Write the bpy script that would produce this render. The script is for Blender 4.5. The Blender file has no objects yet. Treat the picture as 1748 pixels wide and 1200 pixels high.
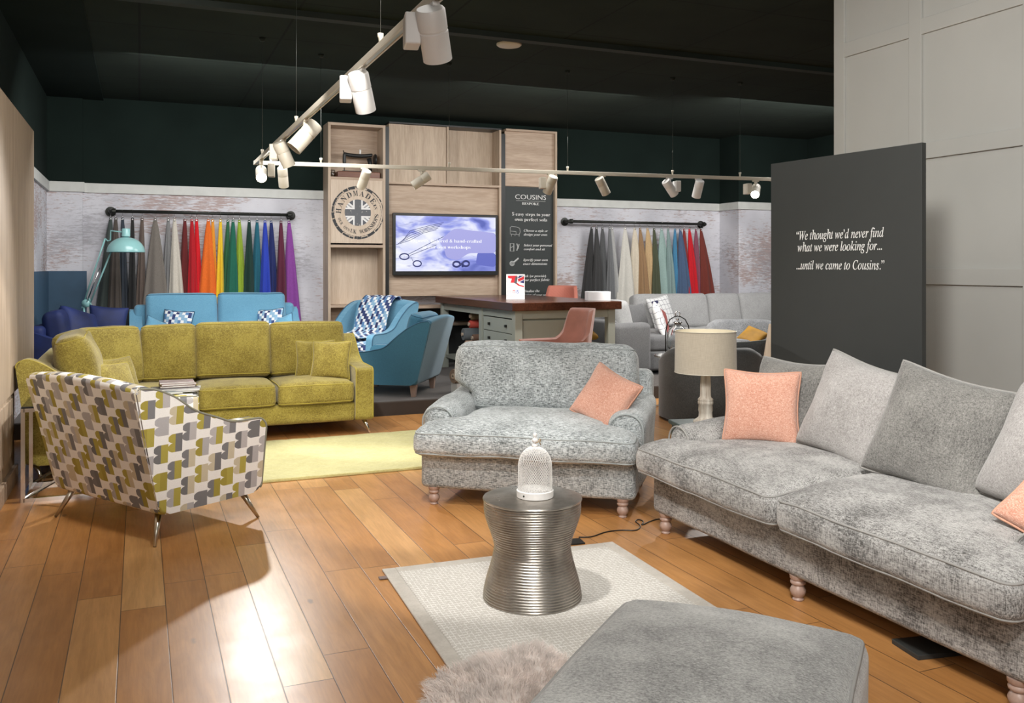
import bpy, bmesh, math, random
from mathutils import Vector, Matrix, Euler, noise
random.seed(7)
PI = math.pi
# ---------------------------------------------------------------- camera, world, lights, exposure
scn = bpy.context.scene
COL = scn.collection
F, CX, CY, EYE = 1528.0, 874.0, 457.0, 1.5          # focal length in pixels (1748 wide), principal point, eye height
TH = math.radians(22.6); CT, ST = math.cos(TH), math.sin(TH)   # the room is turned 22.6 degrees against the view
cd = bpy.data.cameras.new('camera'); cam = bpy.data.objects.new('camera', cd); COL.objects.link(cam)
cam.location = (0, 0, EYE); cam.rotation_euler = (PI/2, 0, 0)
cd.sensor_width = 36; cd.lens = F/1748*36; cd.shift_y = (CY-600)/1748; cd.clip_start = 0.05
scn.camera = cam
scn.view_settings.view_transform = 'Standard'; scn.view_settings.look = 'None'
scn.view_settings.gamma = 1; scn.view_settings.use_curve_mapping = False
scn.view_settings.exposure = 0.0
w = bpy.data.worlds.new('world'); scn.world = w; w.use_nodes = True
bgn = w.node_tree.nodes['Background']
bgn.inputs[0].default_value = (1.0, 0.985, 0.96, 1); bgn.inputs[1].default_value = 0.25

def W(a, b, z=0.0): return Vector((-ST*a+CT*b, CT*a+ST*b, z))     # room axes: a into the depth, b to the right
def G(px, py, z=0.0):                                              # the point of the level z seen at a pixel
    d = (EYE-z)*F/(py-CY); return Vector(((px-CX)/F*d, d, z))
def Bof(px, a):
    u = (px-CX)/F; return (u*CT*a+ST*a)/(CT-ST*u)
def Zof(py, px, a):
    b = Bof(px, a); d = CT*a+ST*b; return EYE-(py-CY)/F*d
def lamp(name, kind, loc, target, power, color=(1, .965, .92), size=.06, cone=60, blend=.5, parent=None):
    ld = bpy.data.lights.new(name, kind); ld.energy = power; ld.color = color
    if kind == 'SPOT':
        ld.spot_size = math.radians(cone); ld.spot_blend = blend; ld.shadow_soft_size = size
    if kind == 'AREA':
        ld.shape = 'RECTANGLE'; ld.size = size; ld.size_y = size
    o = bpy.data.objects.new(name, ld); COL.objects.link(o); o.location = loc
    o.rotation_euler = (Vector(target)-Vector(loc)).to_track_quat('-Z', 'Y').to_euler()
    return o
# unseen soft area fills, added behind the camera and over the middle and back
lamp('fill_area', 'AREA', (-.5, -1.6, 3.4), (-.3, 4.5, .6), 300, (1, .97, .93), 3.0)
lamp('fill_area', 'AREA', (0.3, 5.2, 3.5), (0.3, 5.6, 0), 60, (1, .96, .9), 3.0)
lamp('fill_area', 'AREA', W(9.3, 1.0, 3.45), W(11.2, 1.0, 1.0), 150, (1, .98, .97), 2.2)
lamp('fill_area', 'AREA', W(9.3, 4.5, 3.45), W(11.2, 4.5, 1.0), 130, (1, .98, .95), 2.2)
lamp('fill_area', 'AREA', W(9.0, 7.8, 3.45), W(11.2, 7.8, 1.0), 170, (1, .98, .97), 2.2)
# unseen fill spots added to brighten seats, rug, right wall and oak partition
lamp('fill_spot', 'SPOT', (-1.6, .6, 3.0), (-2.2, 5.3, .5), 170, cone=50, size=.1)
lamp('fill_spot', 'SPOT', (1.0, .2, 3.0), (.3, 5.6, .5), 80, cone=45, size=.1)
lamp('fill_spot', 'SPOT', (.4, .9, 3.0), (1.8, 4.2, .5), 90, cone=60, size=.1)
lamp('fill_spot', 'SPOT', (-1.5, 4.6, 3.45), (-1.9, 8.2, .6), 230, cone=60, size=.1)
lamp('fill_spot', 'SPOT', (.2, 1.5, 3.2), (3.3, 4.8, 1.6), 620, cone=80, size=.3)
lamp('fill_spot', 'SPOT', (.3, .2, 3.1), (.45, 3.2, 0), 260, cone=55, size=.15)
lamp('fill_spot', 'SPOT', (-.4, 3.0, 3.2), (-3.6, 6.6, 1.3), 420, cone=70, size=.15)
# ---------------------------------------------------------------- node helpers and materials
class NT:
    def __init__(s, name):
        s.m = bpy.data.materials.new(name); s.m.use_nodes = True
        s.t = s.m.node_tree; s.b = s.t.nodes['Principled BSDF']; s.o = s.t.nodes['Material Output']
    def n(s, kind, **kw):
        x = s.t.nodes.new(kind)
        for k, v in kw.items(): setattr(x, k, v)
        return x
    def put(s, sock, v):
        if isinstance(v, bpy.types.NodeSocket): s.t.links.new(v, sock)
        elif v is not None: sock.default_value = v
    def math(s, op, a, b=None, c=None):
        x = s.n('ShaderNodeMath', operation=op); s.put(x.inputs[0], a); s.put(x.inputs[1], b); s.put(x.inputs[2], c)
        return x.outputs[0]
    def coords(s, kind='Object', scale=(1, 1, 1), rot=(0, 0, 0)):
        c = s.n('ShaderNodeTexCoord'); mp = s.n('ShaderNodeMapping')
        mp.inputs['Scale'].default_value = scale; mp.inputs['Rotation'].default_value = rot
        s.t.links.new(c.outputs[kind], mp.inputs[0]); return mp.outputs[0]
    def noise(s, vec, scale=5, detail=3, rough=.5, dist=0):
        x = s.n('ShaderNodeTexNoise'); s.put(x.inputs['Vector'], vec)
        x.inputs['Scale'].default_value = scale; x.inputs['Detail'].default_value = detail
        x.inputs['Roughness'].default_value = rough; x.inputs['Distortion'].default_value = dist
        return x.outputs[0]
    def ramp(s, fac, stops, interp='LINEAR'):
        x = s.n('ShaderNodeValToRGB'); x.color_ramp.interpolation = interp; e = x.color_ramp.elements
        while len(e) < len(stops): e.new(1)
        for i, (p, c) in enumerate(stops):
            e[i].position = p; e[i].color = (c[0], c[1], c[2], 1) if not isinstance(c, (int, float)) else (c, c, c, 1)
        s.put(x.inputs[0], fac); return x.outputs[0]
    def mix(s, fac, a, b, mode='MIX'):
        x = s.n('ShaderNodeMix', data_type='RGBA', blend_type=mode)
        s.put(x.inputs[0], fac)
        for i, v in ((6, a), (7, b)):
            if isinstance(v, tuple): v = (v[0], v[1], v[2], 1)
            s.put(x.inputs[i], v)
        return x.outputs[2]
    def bump(s, h, strength=.3, dist=.01):
        x = s.n('ShaderNodeBump'); x.inputs['Strength'].default_value = strength; x.inputs['Distance'].default_value = dist
        s.put(x.inputs['Height'], h); s.t.links.new(x.outputs[0], s.b.inputs['Normal'])
    def set(s, **kw):
        for k, v in kw.items():
            k = k.replace('_', ' ')
            if isinstance(v, tuple): v = (v[0], v[1], v[2], 1)
            s.put(s.b.inputs[k], v)
        return s.m
def plain(name, c, rough=.6, metal=0, var=.06, scale=8, **kw):
    t = NT(name); nz = t.noise(t.coords(), scale, 4)
    lo = tuple(x*(1-var) for x in c); hi = tuple(min(1, x*(1+var)) for x in c)
    return t.set(Base_Color=t.ramp(nz, [(.3, lo), (.7, hi)]), Roughness=rough, Metallic=metal, **kw)
def fabric(name, c1, c2, sx=(22, 130, 130), sz=(120, 120, 22), blotch=.25, contrast=(.38, .62), rough=.9, bump=.5, speck=None, bd=.004, sheen=.25, kv=.5):
    """woven upholstery: threads along the width and threads upright, with soft blotches"""
    t = NT(name)
    n1 = t.noise(t.coords(scale=sx), 1, 3, .65); n2 = t.noise(t.coords(scale=sz), 1, 3, .65)
    n3 = t.noise(t.coords(), 5, 3, .6)
    s = t.math('ADD', t.math('MULTIPLY', n1, 1-kv), t.math('MULTIPLY', n2, kv))
    s2 = t.math('ADD', s, t.math('MULTIPLY', t.math('SUBTRACT', n3, .5), blotch))
    col = t.ramp(s2, [(contrast[0], c2), (contrast[1], c1)])
    if speck:
        n4 = t.noise(t.coords(), 220, 2, .5)
        col = t.mix(t.ramp(n4, [(.6, 0.0), (.72, .55)]), col, speck)
    t.bump(s, bump, bd)
    t.b.inputs['Sheen Weight'].default_value = sheen
    return t.set(Base_Color=col, Roughness=rough)
def wood(name, c1, c2, axis='z', fine=60, rough=.55, var=1.0, sc=1.0):
    t = NT(name); s = {'x': (1.2, 14, 14), 'y': (14, 1.2, 14), 'z': (14, 14, 1.2)}[axis]
    s2 = tuple(v*5 for v in s)
    n1 = t.noise(t.coords(scale=tuple(v*sc for v in s)), 1, 4, .6, .6); n2 = t.noise(t.coords(scale=s2), 1, 3, .6)
    f = t.math('ADD', t.math('MULTIPLY', n1, .6), t.math('MULTIPLY', n2, .4))
    t.bump(n2, .12, .002)
    return t.set(Base_Color=t.ramp(f, [(.36, c2), (.62, c1)]), Roughness=rough)
def emis(name, c, s, base=None):
    t = NT(name); t.b.inputs['Emission Color'].default_value = (*c, 1); t.b.inputs['Emission Strength'].default_value = s
    return t.set(Base_Color=base or c, Roughness=.4)

def floor_mat():
    t = NT('oak floor boards'); sep = t.n('ShaderNodeSeparateXYZ'); t.t.links.new(t.coords(), sep.inputs[0])
    u = t.math('DIVIDE', t.math('ADD', sep.outputs[0], .075), .183); iu = t.math('FLOOR', u); fu = t.math('FRACT', u)
    wn = t.n('ShaderNodeTexWhiteNoise', noise_dimensions='1D'); t.put(wn.inputs['W'], iu)
    v = t.math('DIVIDE', t.math('ADD', sep.outputs[1], t.math('MULTIPLY', wn.outputs[0], 4.7)), 1.75)
    iv = t.math('FLOOR', v); fv = t.math('FRACT', v)
    cb = t.n('ShaderNodeCombineXYZ'); t.put(cb.inputs[0], iu); t.put(cb.inputs[1], iv)
    wp = t.n('ShaderNodeTexWhiteNoise', noise_dimensions='3D'); t.t.links.new(cb.outputs[0], wp.inputs[0])
    base = t.ramp(wp.outputs[0], [(0, (.50, .228, .070)), (.35, (.56, .265, .085)), (.8, (.62, .31, .108)), (1, (.72, .42, .17))])
    off = t.n('ShaderNodeVectorMath', operation='ADD'); t.t.links.new(t.coords(scale=(9, 1.1, 1)), off.inputs[0])
    sc = t.n('ShaderNodeVectorMath', operation='SCALE'); t.t.links.new(wp.outputs[1], sc.inputs[0]); sc.inputs['Scale'].default_value = 20
    t.t.links.new(sc.outputs[0], off.inputs[1])
    g1 = t.noise(off.outputs[0], 1.6, 5, .6, 1.2)
    g2 = t.noise(t.coords(scale=(90, 5, 1)), 1, 3, .6)
    col = t.mix(t.ramp(g1, [(.35, .6), (.65, 0.0)]), base, (.66, .62, .56), 'MULTIPLY')
    col = t.mix(t.ramp(g2, [(.35, .35), (.6, 0.0)]), col, (.72, .66, .6), 'MULTIPLY')
    vo = t.n('ShaderNodeTexVoronoi'); t.put(vo.inputs['Vector'], t.coords(scale=(2.2, .9, 1))); vo.inputs['Scale'].default_value = 1.7
    kn = t.math('ADD', vo.outputs['Distance'], t.math('MULTIPLY', t.noise(t.coords(), 30, 3), .05))
    col = t.mix(t.ramp(kn, [(.055, .75), (.085, 0.0)]), col, (.16, .08, .04))
    e1 = t.math('MINIMUM', fu, t.math('SUBTRACT', 1, fu)); e2 = t.math('MULTIPLY', t.math('MINIMUM', fv, t.math('SUBTRACT', 1, fv)), 9.6)
    e = t.math('MINIMUM', e1, e2); gap = t.ramp(e, [(.007, 1.0), (.014, 0.0)])
    col = t.mix(gap, col, (.10, .05, .025))
    t.bump(t.math('ADD', t.math('MULTIPLY', gap, -1), t.math('MULTIPLY', g2, .15)), .35, .003)
    rg = t.ramp(t.noise(t.coords(), 3.5, 5, .7), [(.3, .30), (.7, .42)])
    t.b.inputs['Coat Weight'].default_value = .25; t.b.inputs['Coat Roughness'].default_value = .3
    return t.set(Base_Color=col, Roughness=rg)
def weathered_mat():
    t = NT('weathered whitewashed panel')
    base = t.ramp(t.noise(t.coords(), 1.3, 4), [(.3, (.48, .48, .52)), (.7, (.70, .70, .74))])
    fine = t.noise(t.coords(scale=(9, 9, 60)), 1, 5, .75); mask = t.noise(t.coords(), 1.1, 3, .6)
    f = t.math('ADD', fine, t.math('MULTIPLY', t.math('SUBTRACT', mask, .5), .9))
    col = t.mix(t.ramp(f, [(.52, 0.0), (.62, .8)]), base, (.36, .25, .22))
    f2 = t.math('ADD', t.noise(t.coords(scale=(5, 5, 30)), 1.6, 5, .8), t.math('MULTIPLY', t.math('SUBTRACT', t.noise(t.coords(), .9, 2), .5), .8))
    col = t.mix(t.ramp(f2, [(.56, 0.0), (.68, .6)]), col, (.27, .26, .28))
    return t.set(Base_Color=col, Roughness=.75)
def pattern_mat(name, cw, ch, white, cols, round_=True):
    """printed cloth: white bars between upright coloured blocks with scalloped ends, read from the cloth's own UV map"""
    t = NT(name); uv = t.n('ShaderNodeUVMap'); sep = t.n('ShaderNodeSeparateXYZ'); t.t.links.new(uv.outputs[0], sep.inputs[0])
    x = t.math('DIVIDE', sep.outputs[0], cw); y = t.math('DIVIDE', sep.outputs[1], ch)
    ix = t.math('FLOOR', x); iy = t.math('FLOOR', y); fx = t.math('FRACT', x); fy = t.math('FRACT', y)
    if round_: q = t.math('ADD', iy, t.math('FLOOR', t.math('DIVIDE', ix, 2)))
    else: q = t.math('ADD', iy, ix)
    p = t.math('FLOORED_MODULO', q, 3.0); half = t.math('FLOOR', t.math('DIVIDE', q, 3.0))
    cb = t.n('ShaderNodeCombineXYZ'); t.put(cb.inputs[0], ix); t.put(cb.inputs[1], half)
    wn = t.n('ShaderNodeTexWhiteNoise', noise_dimensions='3D'); t.t.links.new(cb.outputs[0], wn.inputs[0])
    k = len(cols); col = t.ramp(wn.outputs[0], [(i/k, c) for i, c in enumerate(cols)], 'CONSTANT')
    isw = t.math('LESS_THAN', p, .5)
    if round_:
        side = t.math('GREATER_THAN', t.math('FLOORED_MODULO', ix, 2.0), .5)                        # scalloped cells
        dy = t.math('MULTIPLY', t.math('SUBTRACT', fy, .5), 2)
        r = t.math('ADD', t.math('MULTIPLY', fx, fx), t.math('MULTIPLY', dy, dy))
        cut = t.math('MULTIPLY', t.math('GREATER_THAN', r, 1.15), side)
        isw = t.math('MAXIMUM', isw, cut)
    c = t.mix(isw, col, white)
    wv = t.noise(t.coords(), 300, 2); t.bump(wv, .25, .001)
    c = t.mix(t.ramp(wv, [(.4, .25), (.6, 0.0)]), c, (.8, .8, .8), 'MULTIPLY')
    return t.set(Base_Color=c, Roughness=.85)

M = {}
M['floor'] = floor_mat(); M['weathered'] = weathered_mat()
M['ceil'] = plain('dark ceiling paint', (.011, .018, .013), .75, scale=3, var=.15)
M['darkwall'] = plain('dark green grey wall paint', (.009, .016, .0135), .95, scale=2, var=.12, Specular_IOR_Level=.12)
M['trimw'] = plain('pale grey painted trim', (.55, .56, .53), .6)
M['panelwall'] = plain('warm grey painted panelling', (.45, .45, .425), .6, scale=2, var=.03)
M['bluewall'] = plain('blue painted board', (.035, .085, .145), .6)
M['carpet'] = fabric('dark brown carpet', (.07, .055, .045), (.03, .023, .019), (200, 200, 200), (200, 200, 200), .2, bump=.6)
M['oak'] = wood('limed oak, upright grain', (.50, .395, .295), (.36, .27, .19), 'z')
M['oakx'] = wood('limed oak, level grain', (.50, .385, .29), (.35, .25, .175), 'x')
M['oakl'] = wood('pale limed oak', (.62, .51, .40), (.50, .39, .29), 'z')
M['black'] = plain('black painted metal', (.012, .013, .013), .4)
M['iron'] = plain('dark iron pipe', (.03, .032, .028), .45, .6)
M['board'] = plain('matt charcoal board', (.030, .033, .032), .6, var=.03)
M['board2'] = plain('matt charcoal printed board', (.022, .028, .027), .6, var=.03)
M['white'] = plain('white lettering paint', (.82, .82, .80), .6, var=.01)
M['cream'] = plain('cream painted metal', (.60, .56, .47), .4, var=.03)
M['creamw'] = plain('white painted metal', (.72, .71, .69), .35, var=.03)
M['chrome'] = plain('polished chrome', (.75, .75, .75), .12, 1, var=.02)
M['brushed'] = plain('brushed nickel leg', (.50, .47, .40), .28, 1)
M['snug'] = fabric('blue grey chenille', (.60, .64, .65), (.09, .105, .105), (42, 200, 260), (230, 230, 45), .20, (.40, .60), kv=.35, bump=.6)
M['sofa'] = fabric('warm grey chenille', (.46, .455, .44), (.055, .053, .05), (45, 210, 210), (220, 220, 45), .40, (.38, .61), kv=.5, bump=.6)
M['sofad'] = fabric('darker grey chenille', (.31, .305, .285), (.055, .053, .05), (60, 300, 300), (300, 300, 60), .30, (.34, .68), kv=.5, bump=.6)
M['sofal'] = fabric('light grey chenille', (.50, .485, .475), (.20, .19, .18), (60, 300, 300), (300, 300, 60), .28, (.34, .66), kv=.5, bump=.6)
M['otto'] = fabric('grey felted chenille', (.45, .45, .43), (.14, .14, .135), (90, 200, 200), (200, 200, 90), .45, (.35, .65), kv=.4, bump=.5)
M['salmon'] = fabric('salmon chenille', (.70, .42, .32), (.48, .20, .13), (80, 260, 260), (260, 260, 110), .2, (.37, .62), speck=(.95, .84, .74), kv=.4, bump=.5)
M['lemon'] = fabric('mustard yellow chenille', (.385, .31, .06), (.19, .14, .018), (110, 110, 110), (70, 70, 70), .5, (.36, .62), speck=(.70, .62, .25), bump=.4)
M['lemonpipe'] = plain('mustard yellow piping', (.42, .34, .06), .8)
M['greypipe'] = plain('dark grey piping', (.13, .14, .13), .8)
M['snugpipe'] = plain('blue grey piping', (.34, .37, .37), .85)
M['sofapipe'] = plain('warm grey piping', (.30, .295, .28), .85)
M['salmonpipe'] = plain('salmon piping', (.54, .29, .20), .85)
M['accent'] = pattern_mat('scalloped block print', .043, .050, (.88, .875, .85), [(.36, .30, .05), (.17, .17, .175), (.44, .43, .44), (.42, .36, .07), (.20, .20, .21), (.58, .52, .38), (.48, .46, .46)])
M['accentpipe'] = plain('grey green piping', (.22, .22, .17), .8)
M['blueprint'] = pattern_mat('blue and white block print', .036, .034, (.78, .80, .80), [(.02, .03, .11), (.10, .22, .42), (.25, .42, .58), (.03, .05, .16)], False)
M['blue'] = fabric('sky blue weave', (.14, .34, .48), (.095, .26, .39), (60, 300, 300), (300, 300, 60), .15, bump=.2, bd=.002)
M['blued'] = fabric('deep teal blue weave', (.04, .155, .235), (.028, .115, .18), (60, 300, 300), (300, 300, 60), .15, bump=.2, bd=.002)
M['bluepipe'] = plain('navy piping', (.03, .10, .17), .8)
M['navy'] = plain('royal blue velvet', (.004, .014, .085), .7, var=.45, scale=4)
M['pink'] = plain('dusky pink velvet', (.46, .20, .15), .7, var=.1, scale=10, Sheen_Weight=.5)
M['tabletop'] = wood('dark polished wood', (.10, .035, .018), (.045, .016, .009), 'y', rough=.25)
M['sage'] = plain('pale sage paint', (.38, .41, .36), .5, var=.03)
M['lampshade'] = fabric('beige linen shade', (.56, .50, .40), (.46, .40, .31), (20, 20, 400), (300, 300, 20), .05, bump=.2, bd=.001)
M['shadein'] = plain('cream shade lining', (.85, .78, .60), .8)
M['whitewood'] = wood('distressed white wood', (.72, .68, .60), (.34, .27, .20), 'z')
M['legwood'] = wood('washed beech', (.44, .31, .255), (.33, .225, .18), 'z', rough=.4)
M['teal'] = plain('duck egg enamel', (.27, .52, .52), .18, var=.03)
M['dark'] = fabric('charcoal weave', (.085, .088, .086), (.04, .042, .042), (60, 200, 200), (200, 200, 60), .3, bump=.3)
M['darkfluff'] = fabric('charcoal grey pile', (.20, .205, .21), (.08, .082, .085), (90, 120, 120), (90, 90, 90), .4, bump=.5)
M['lgrey'] = fabric('pale grey weave', (.42, .42, .415), (.28, .28, .275), (50, 200, 200), (200, 200, 50), .2, bump=.2)
M['mgrey'] = fabric('mid grey weave', (.13, .13, .13), (.075, .075, .078), (50, 200, 200), (200, 200, 50), .2, bump=.2)
M['mustard'] = plain('ochre velvet', (.26, .13, .008), .7, var=.25)
M['wire'] = plain('steel wire', (.16, .17, .16), .4, .8)
def tag(o, label, cat, group=None):
    o['label'] = label; o['category'] = cat
    if group: o['group'] = group
    return o
def thing(name, label, cat, loc=(0, 0, 0), rotz=0.0, group=None, rot=None):
    o = bpy.data.objects.new(name, None); COL.objects.link(o); o.empty_display_size = .1
    o.location = loc; o.rotation_euler = rot if rot else (0, 0, rotz)
    return tag(o, label, cat, group)
def obj(name, bm, m, parent=None, smooth=True, uv=False, wn=False, label=None, loc=None, rot=None, sharp=None):
    bmesh.ops.recalc_face_normals(bm, faces=bm.faces)
    me = bpy.data.meshes.new(name)
    if uv:
        l = bm.loops.layers.uv.new('UVMap')
        bm.normal_update()
        for f in bm.faces:
            n = f.normal; ax = max(range(3), key=lambda i: abs(n[i])*(1.15 if i == 1 else 1))
            for lp in f.loops:
                c = lp.vert.co
                lp[l].uv = (c.x+.7, c.z) if ax == 1 else ((c.y+.33, c.z) if ax == 0 else (c.x+.7, c.y))
    bm.to_mesh(me); bm.free()
    if smooth:
        for p in me.polygons: p.use_smooth = True
        if sharp: me.set_sharp_from_angle(angle=math.radians(sharp))
    me.materials.append(m)
    o = bpy.data.objects.new(name, me); COL.objects.link(o)
    if parent: o.parent = parent
    if loc is not None: o.location = loc
    if rot is not None: o.rotation_euler = rot
    if wn: md = o.modifiers.new('wn', 'WEIGHTED_NORMAL'); md.keep_sharp = True
    if label: o['label'] = label
    return o
def struct(name, bm, m, **kw):
    o = obj(name, bm, m, None, **kw); o['kind'] = 'structure'; return o
def BM(): return bmesh.new()
# ---------------------------------------------------------------- shape helpers
def box(bm, c, s, rz=0.0, bev=0.0):
    r = bmesh.ops.create_cube(bm, size=1); vs = r['verts']
    for v in vs:
        p = Vector((v.co.x*s[0], v.co.y*s[1], v.co.z*s[2])); v.co = p
    if bev:
        es = list({e for v in vs for e in v.link_edges})
        rr = bmesh.ops.bevel(bm, geom=es, offset=bev, segments=2, profile=.5, affect='EDGES')
        vs = list({v for f in rr['faces'] for v in f.verts} | {v for v in vs if v.is_valid})
    R = Matrix.Rotation(rz, 3, 'Z')
    for v in vs: v.co = R @ v.co+Vector(c)
    return bm
def box2(bm, lo, hi, bev=0.0):
    c = [(l+h)/2 for l, h in zip(lo, hi)]; s = [abs(h-l) for l, h in zip(lo, hi)]
    return box(bm, c, s, 0, bev)
def samples(h, r, k, n):
    a = [-h+r-r*math.tan(PI/4*(k-i)/k) for i in range(k+1)]
    if h-r < 1e-5: mid = []; a = a[:-1]+[0.0]; return a+[-x for x in a[-2::-1]]
    mid = [-(h-r)+2*(h-r)*i/n for i in range(1, n)]
    return a+mid+[-x for x in a[::-1]]
def rbox(bm, c, s, r=.05, n=(8, 8, 4), k=4, f=None):
    h = [x/2 for x in s]; r = min(r, min(h)*.999); S = [samples(h[i], r, k, n[i]) for i in range(3)]
    V = {}
    def vert(i, j, l):
        key = (i, j, l)
        if key not in V:
            p = Vector((S[0][i], S[1][j], S[2][l])); q = Vector([max(-(h[m]-r), min(h[m]-r, p[m])) for m in range(3)])
            d = p-q; p = q+d.normalized()*r if d.length > 1e-9 else p
            if f: p = f(p)
            V[key] = bm.verts.new(p+Vector(c))
        return V[key]
    L = [len(x) for x in S]
    for ax in range(3):
        u, v = [m for m in range(3) if m != ax]
        for e in (0, L[ax]-1):
            for i in range(L[u]-1):
                for j in range(L[v]-1):
                    q = []
                    for di, dj in ((0, 0), (1, 0), (1, 1), (0, 1)):
                        t = [0, 0, 0]; t[ax] = e; t[u] = i+di; t[v] = j+dj; q.append(vert(*t))
                    bm.faces.new(q)
    return bm
def tube(bm, pts, r, seg=8, closed=False, cap=True):
    pts = [Vector(p) for p in pts]; n = len(pts); rings = []
    rr = r if isinstance(r, (list, tuple)) else [r]*n
    prev = None
    for i, p in enumerate(pts):
        a = pts[(i-1) % n] if (closed or i > 0) else p; b = pts[(i+1) % n] if (closed or i < n-1) else p
        t = (b-a).normalized() if (b-a).length > 1e-9 else Vector((0, 0, 1))
        if prev is None:
            up = Vector((0, 0, 1)) if abs(t.z) < .9 else Vector((1, 0, 0)); x = t.cross(up).normalized()
        else:
            x = (prev-t*prev.dot(t)).normalized()
        prev = x; y = t.cross(x)
        rings.append([bm.verts.new(p+(x*math.cos(2*PI*k/seg)+y*math.sin(2*PI*k/seg))*rr[i]) for k in range(seg)])
    for i in range(n if closed else n-1):
        A, B = rings[i], rings[(i+1) % n]
        for k in range(seg): bm.faces.new((A[k], A[(k+1) % seg], B[(k+1) % seg], B[k]))
    if not closed and cap:
        bm.faces.new(rings[0][::-1]); bm.faces.new(rings[-1])
    return bm
def lathe(bm, prof, seg=32, c=(0, 0, 0), mat=None, cap=True):
    rings = []
    for r, z in prof:
        ring = []
        for k in range(seg):
            p = Vector((r*math.cos(2*PI*k/seg), r*math.sin(2*PI*k/seg), z))
            if mat: p = mat @ p
            ring.append(bm.verts.new(p+Vector(c)))
        rings.append(ring)
    for A, B in zip(rings, rings[1:]):
        for k in range(seg): bm.faces.new((A[k], A[(k+1) % seg], B[(k+1) % seg], B[k]))
    if cap:
        if prof[0][0] > 1e-4: bm.faces.new(rings[0][::-1])
        if prof[-1][0] > 1e-4: bm.faces.new(rings[-1])
    return bm
def smooth_poly(pts, r=.03, k=4):
    """round the corners of a polygon"""
    out = []; n = len(pts)
    for i in range(n):
        p = Vector(pts[i]); a = Vector(pts[i-1]); b = Vector(pts[(i+1) % n])
        da, db = (a-p), (b-p); rr = min(r, da.length*.45, db.length*.45)
        s = p+da.normalized()*rr; e = p+db.normalized()*rr
        for j in range(k+1):
            t = j/k; out.append((1-t)**2*s+2*t*(1-t)*p+t*t*e)
    return [tuple(q) for q in out]
def prism(bm, poly, x0, x1, bev=.02, axis='x', f=None, n=1):
    """a solid of constant outline: the polygon (y,z) swept along x (or (x,y) swept along z)"""
    def P3(p, x): return Vector((x, p[0], p[1])) if axis == 'x' else (Vector((p[0], x, p[1])) if axis == 'y' else Vector((p[0], p[1], x)))
    rings = [[bm.verts.new(P3(p, x0+(x1-x0)*i/n)) for p in poly] for i in range(n+1)]
    fs = []
    for A, B in zip(rings, rings[1:]):
        for k in range(len(poly)): fs.append(bm.faces.new((A[k], A[(k+1) % len(poly)], B[(k+1) % len(poly)], B[k])))
    c0 = bm.faces.new(rings[0][::-1]); c1 = bm.faces.new(rings[-1]); fs += [c0, c1]
    if bev:
        es = list(c0.edges)+list(c1.edges)
        rr = bmesh.ops.bevel(bm, geom=es, offset=bev, segments=3, profile=.5, affect='EDGES')
    if f:
        vs = {v for fc in bm.faces if fc.is_valid for v in fc.verts}
        for v in vs: v.co = f(v.co)
    return bm
def pillow(bm, w_, h_, t_, n=14, seed=0, pinch=.125, rough=.012, pipe=None, expo=.36, ears=0):
    """a stuffed cushion standing upright (x wide, z high, y thick); returns its seam"""
    V = {}
    def pt(i, j, s):
        u = -1+2*i/n; v = -1+2*j/n
        u = math.sin(u*PI/2)*.55+u*.45; v = math.sin(v*PI/2)*.55+v*.45
        cq = 1-.05*(abs(u*v)**5); x = w_/2*u*(1-pinch*(1-v*v))*cq; z = h_/2*v*(1-pinch*(1-u*u))*cq; e = max(0, (1-u*u)*(1-v*v))
        th = t_/2*(e**expo)
        nz = noise.noise(Vector((x*7+seed*3.1, z*7, s*2+seed))); n2 = noise.noise(Vector((x*16+seed, z*16, s*3+5)))
        y = s*th*(1+.18*nz)+rough*(nz+.4*n2)*(1 if e > 0 else .5)
        return Vector((x, y, z+h_/2))
    def vert(i, j, s):
        edge = i in (0, n) or j in (0, n); key = (i, j, 0 if edge else s)
        if key not in V: V[key] = bm.verts.new(pt(i, j, 0 if edge else s))
        return V[key]
    for s in (-1, 1):
        for i in range(n):
            for j in range(n): bm.faces.new([vert(*q, s) for q in ((i, j), (i+1, j), (i+1, j+1), (i, j+1))])
    loop = [(i, 0) for i in range(n)]+[(n, j) for j in range(n)]+[(i, n) for i in range(n, 0, -1)]+[(0, j) for j in range(n, 0, -1)]
    return [V[(i, j, 0)].co.copy() for i, j in loop]
def cushion_thing(name, label, loc, rot, w_, h_, t_, m, mp, group=None, seed=0, cat='cushion', uv=False, n=14, **kw):
    t = thing(name, label, cat, loc, group=group, rot=rot)
    bm = BM(); seam = pillow(bm, w_, h_, t_, n=n, seed=seed, **kw); obj('cover', bm, m, t, uv=uv)
    if mp: bm = BM(); tube(bm, seam, .006, 6, True); obj('piping', bm, mp, t)
    return t
def nz3(p, s, amp, seed=0): return noise.noise_vector(Vector((p.x*s+seed, p.y*s, p.z*s)))*amp
def soft(hx, hy, hz, crown=.03, seed=0, amp=.008, extra=None, side=.0):
    def f(p):
        u = p.x/hx; v = p.y/hy
        k = max(0, 1-u*u)*max(0, 1-v*v)
        q = Vector(p)
        if p.z > 0: q.z += crown*(k**.5)
        q.y += math.copysign(side, p.y)*max(0, 1-u*u)*max(0, 1-(p.z/hz)**2)*abs(v)
        q += nz3(p+Vector((seed, 0, 0)), 3.5, amp, seed*7)+nz3(p, 9, amp*.35, seed)
        return extra(q) if extra else q
    return f
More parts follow.
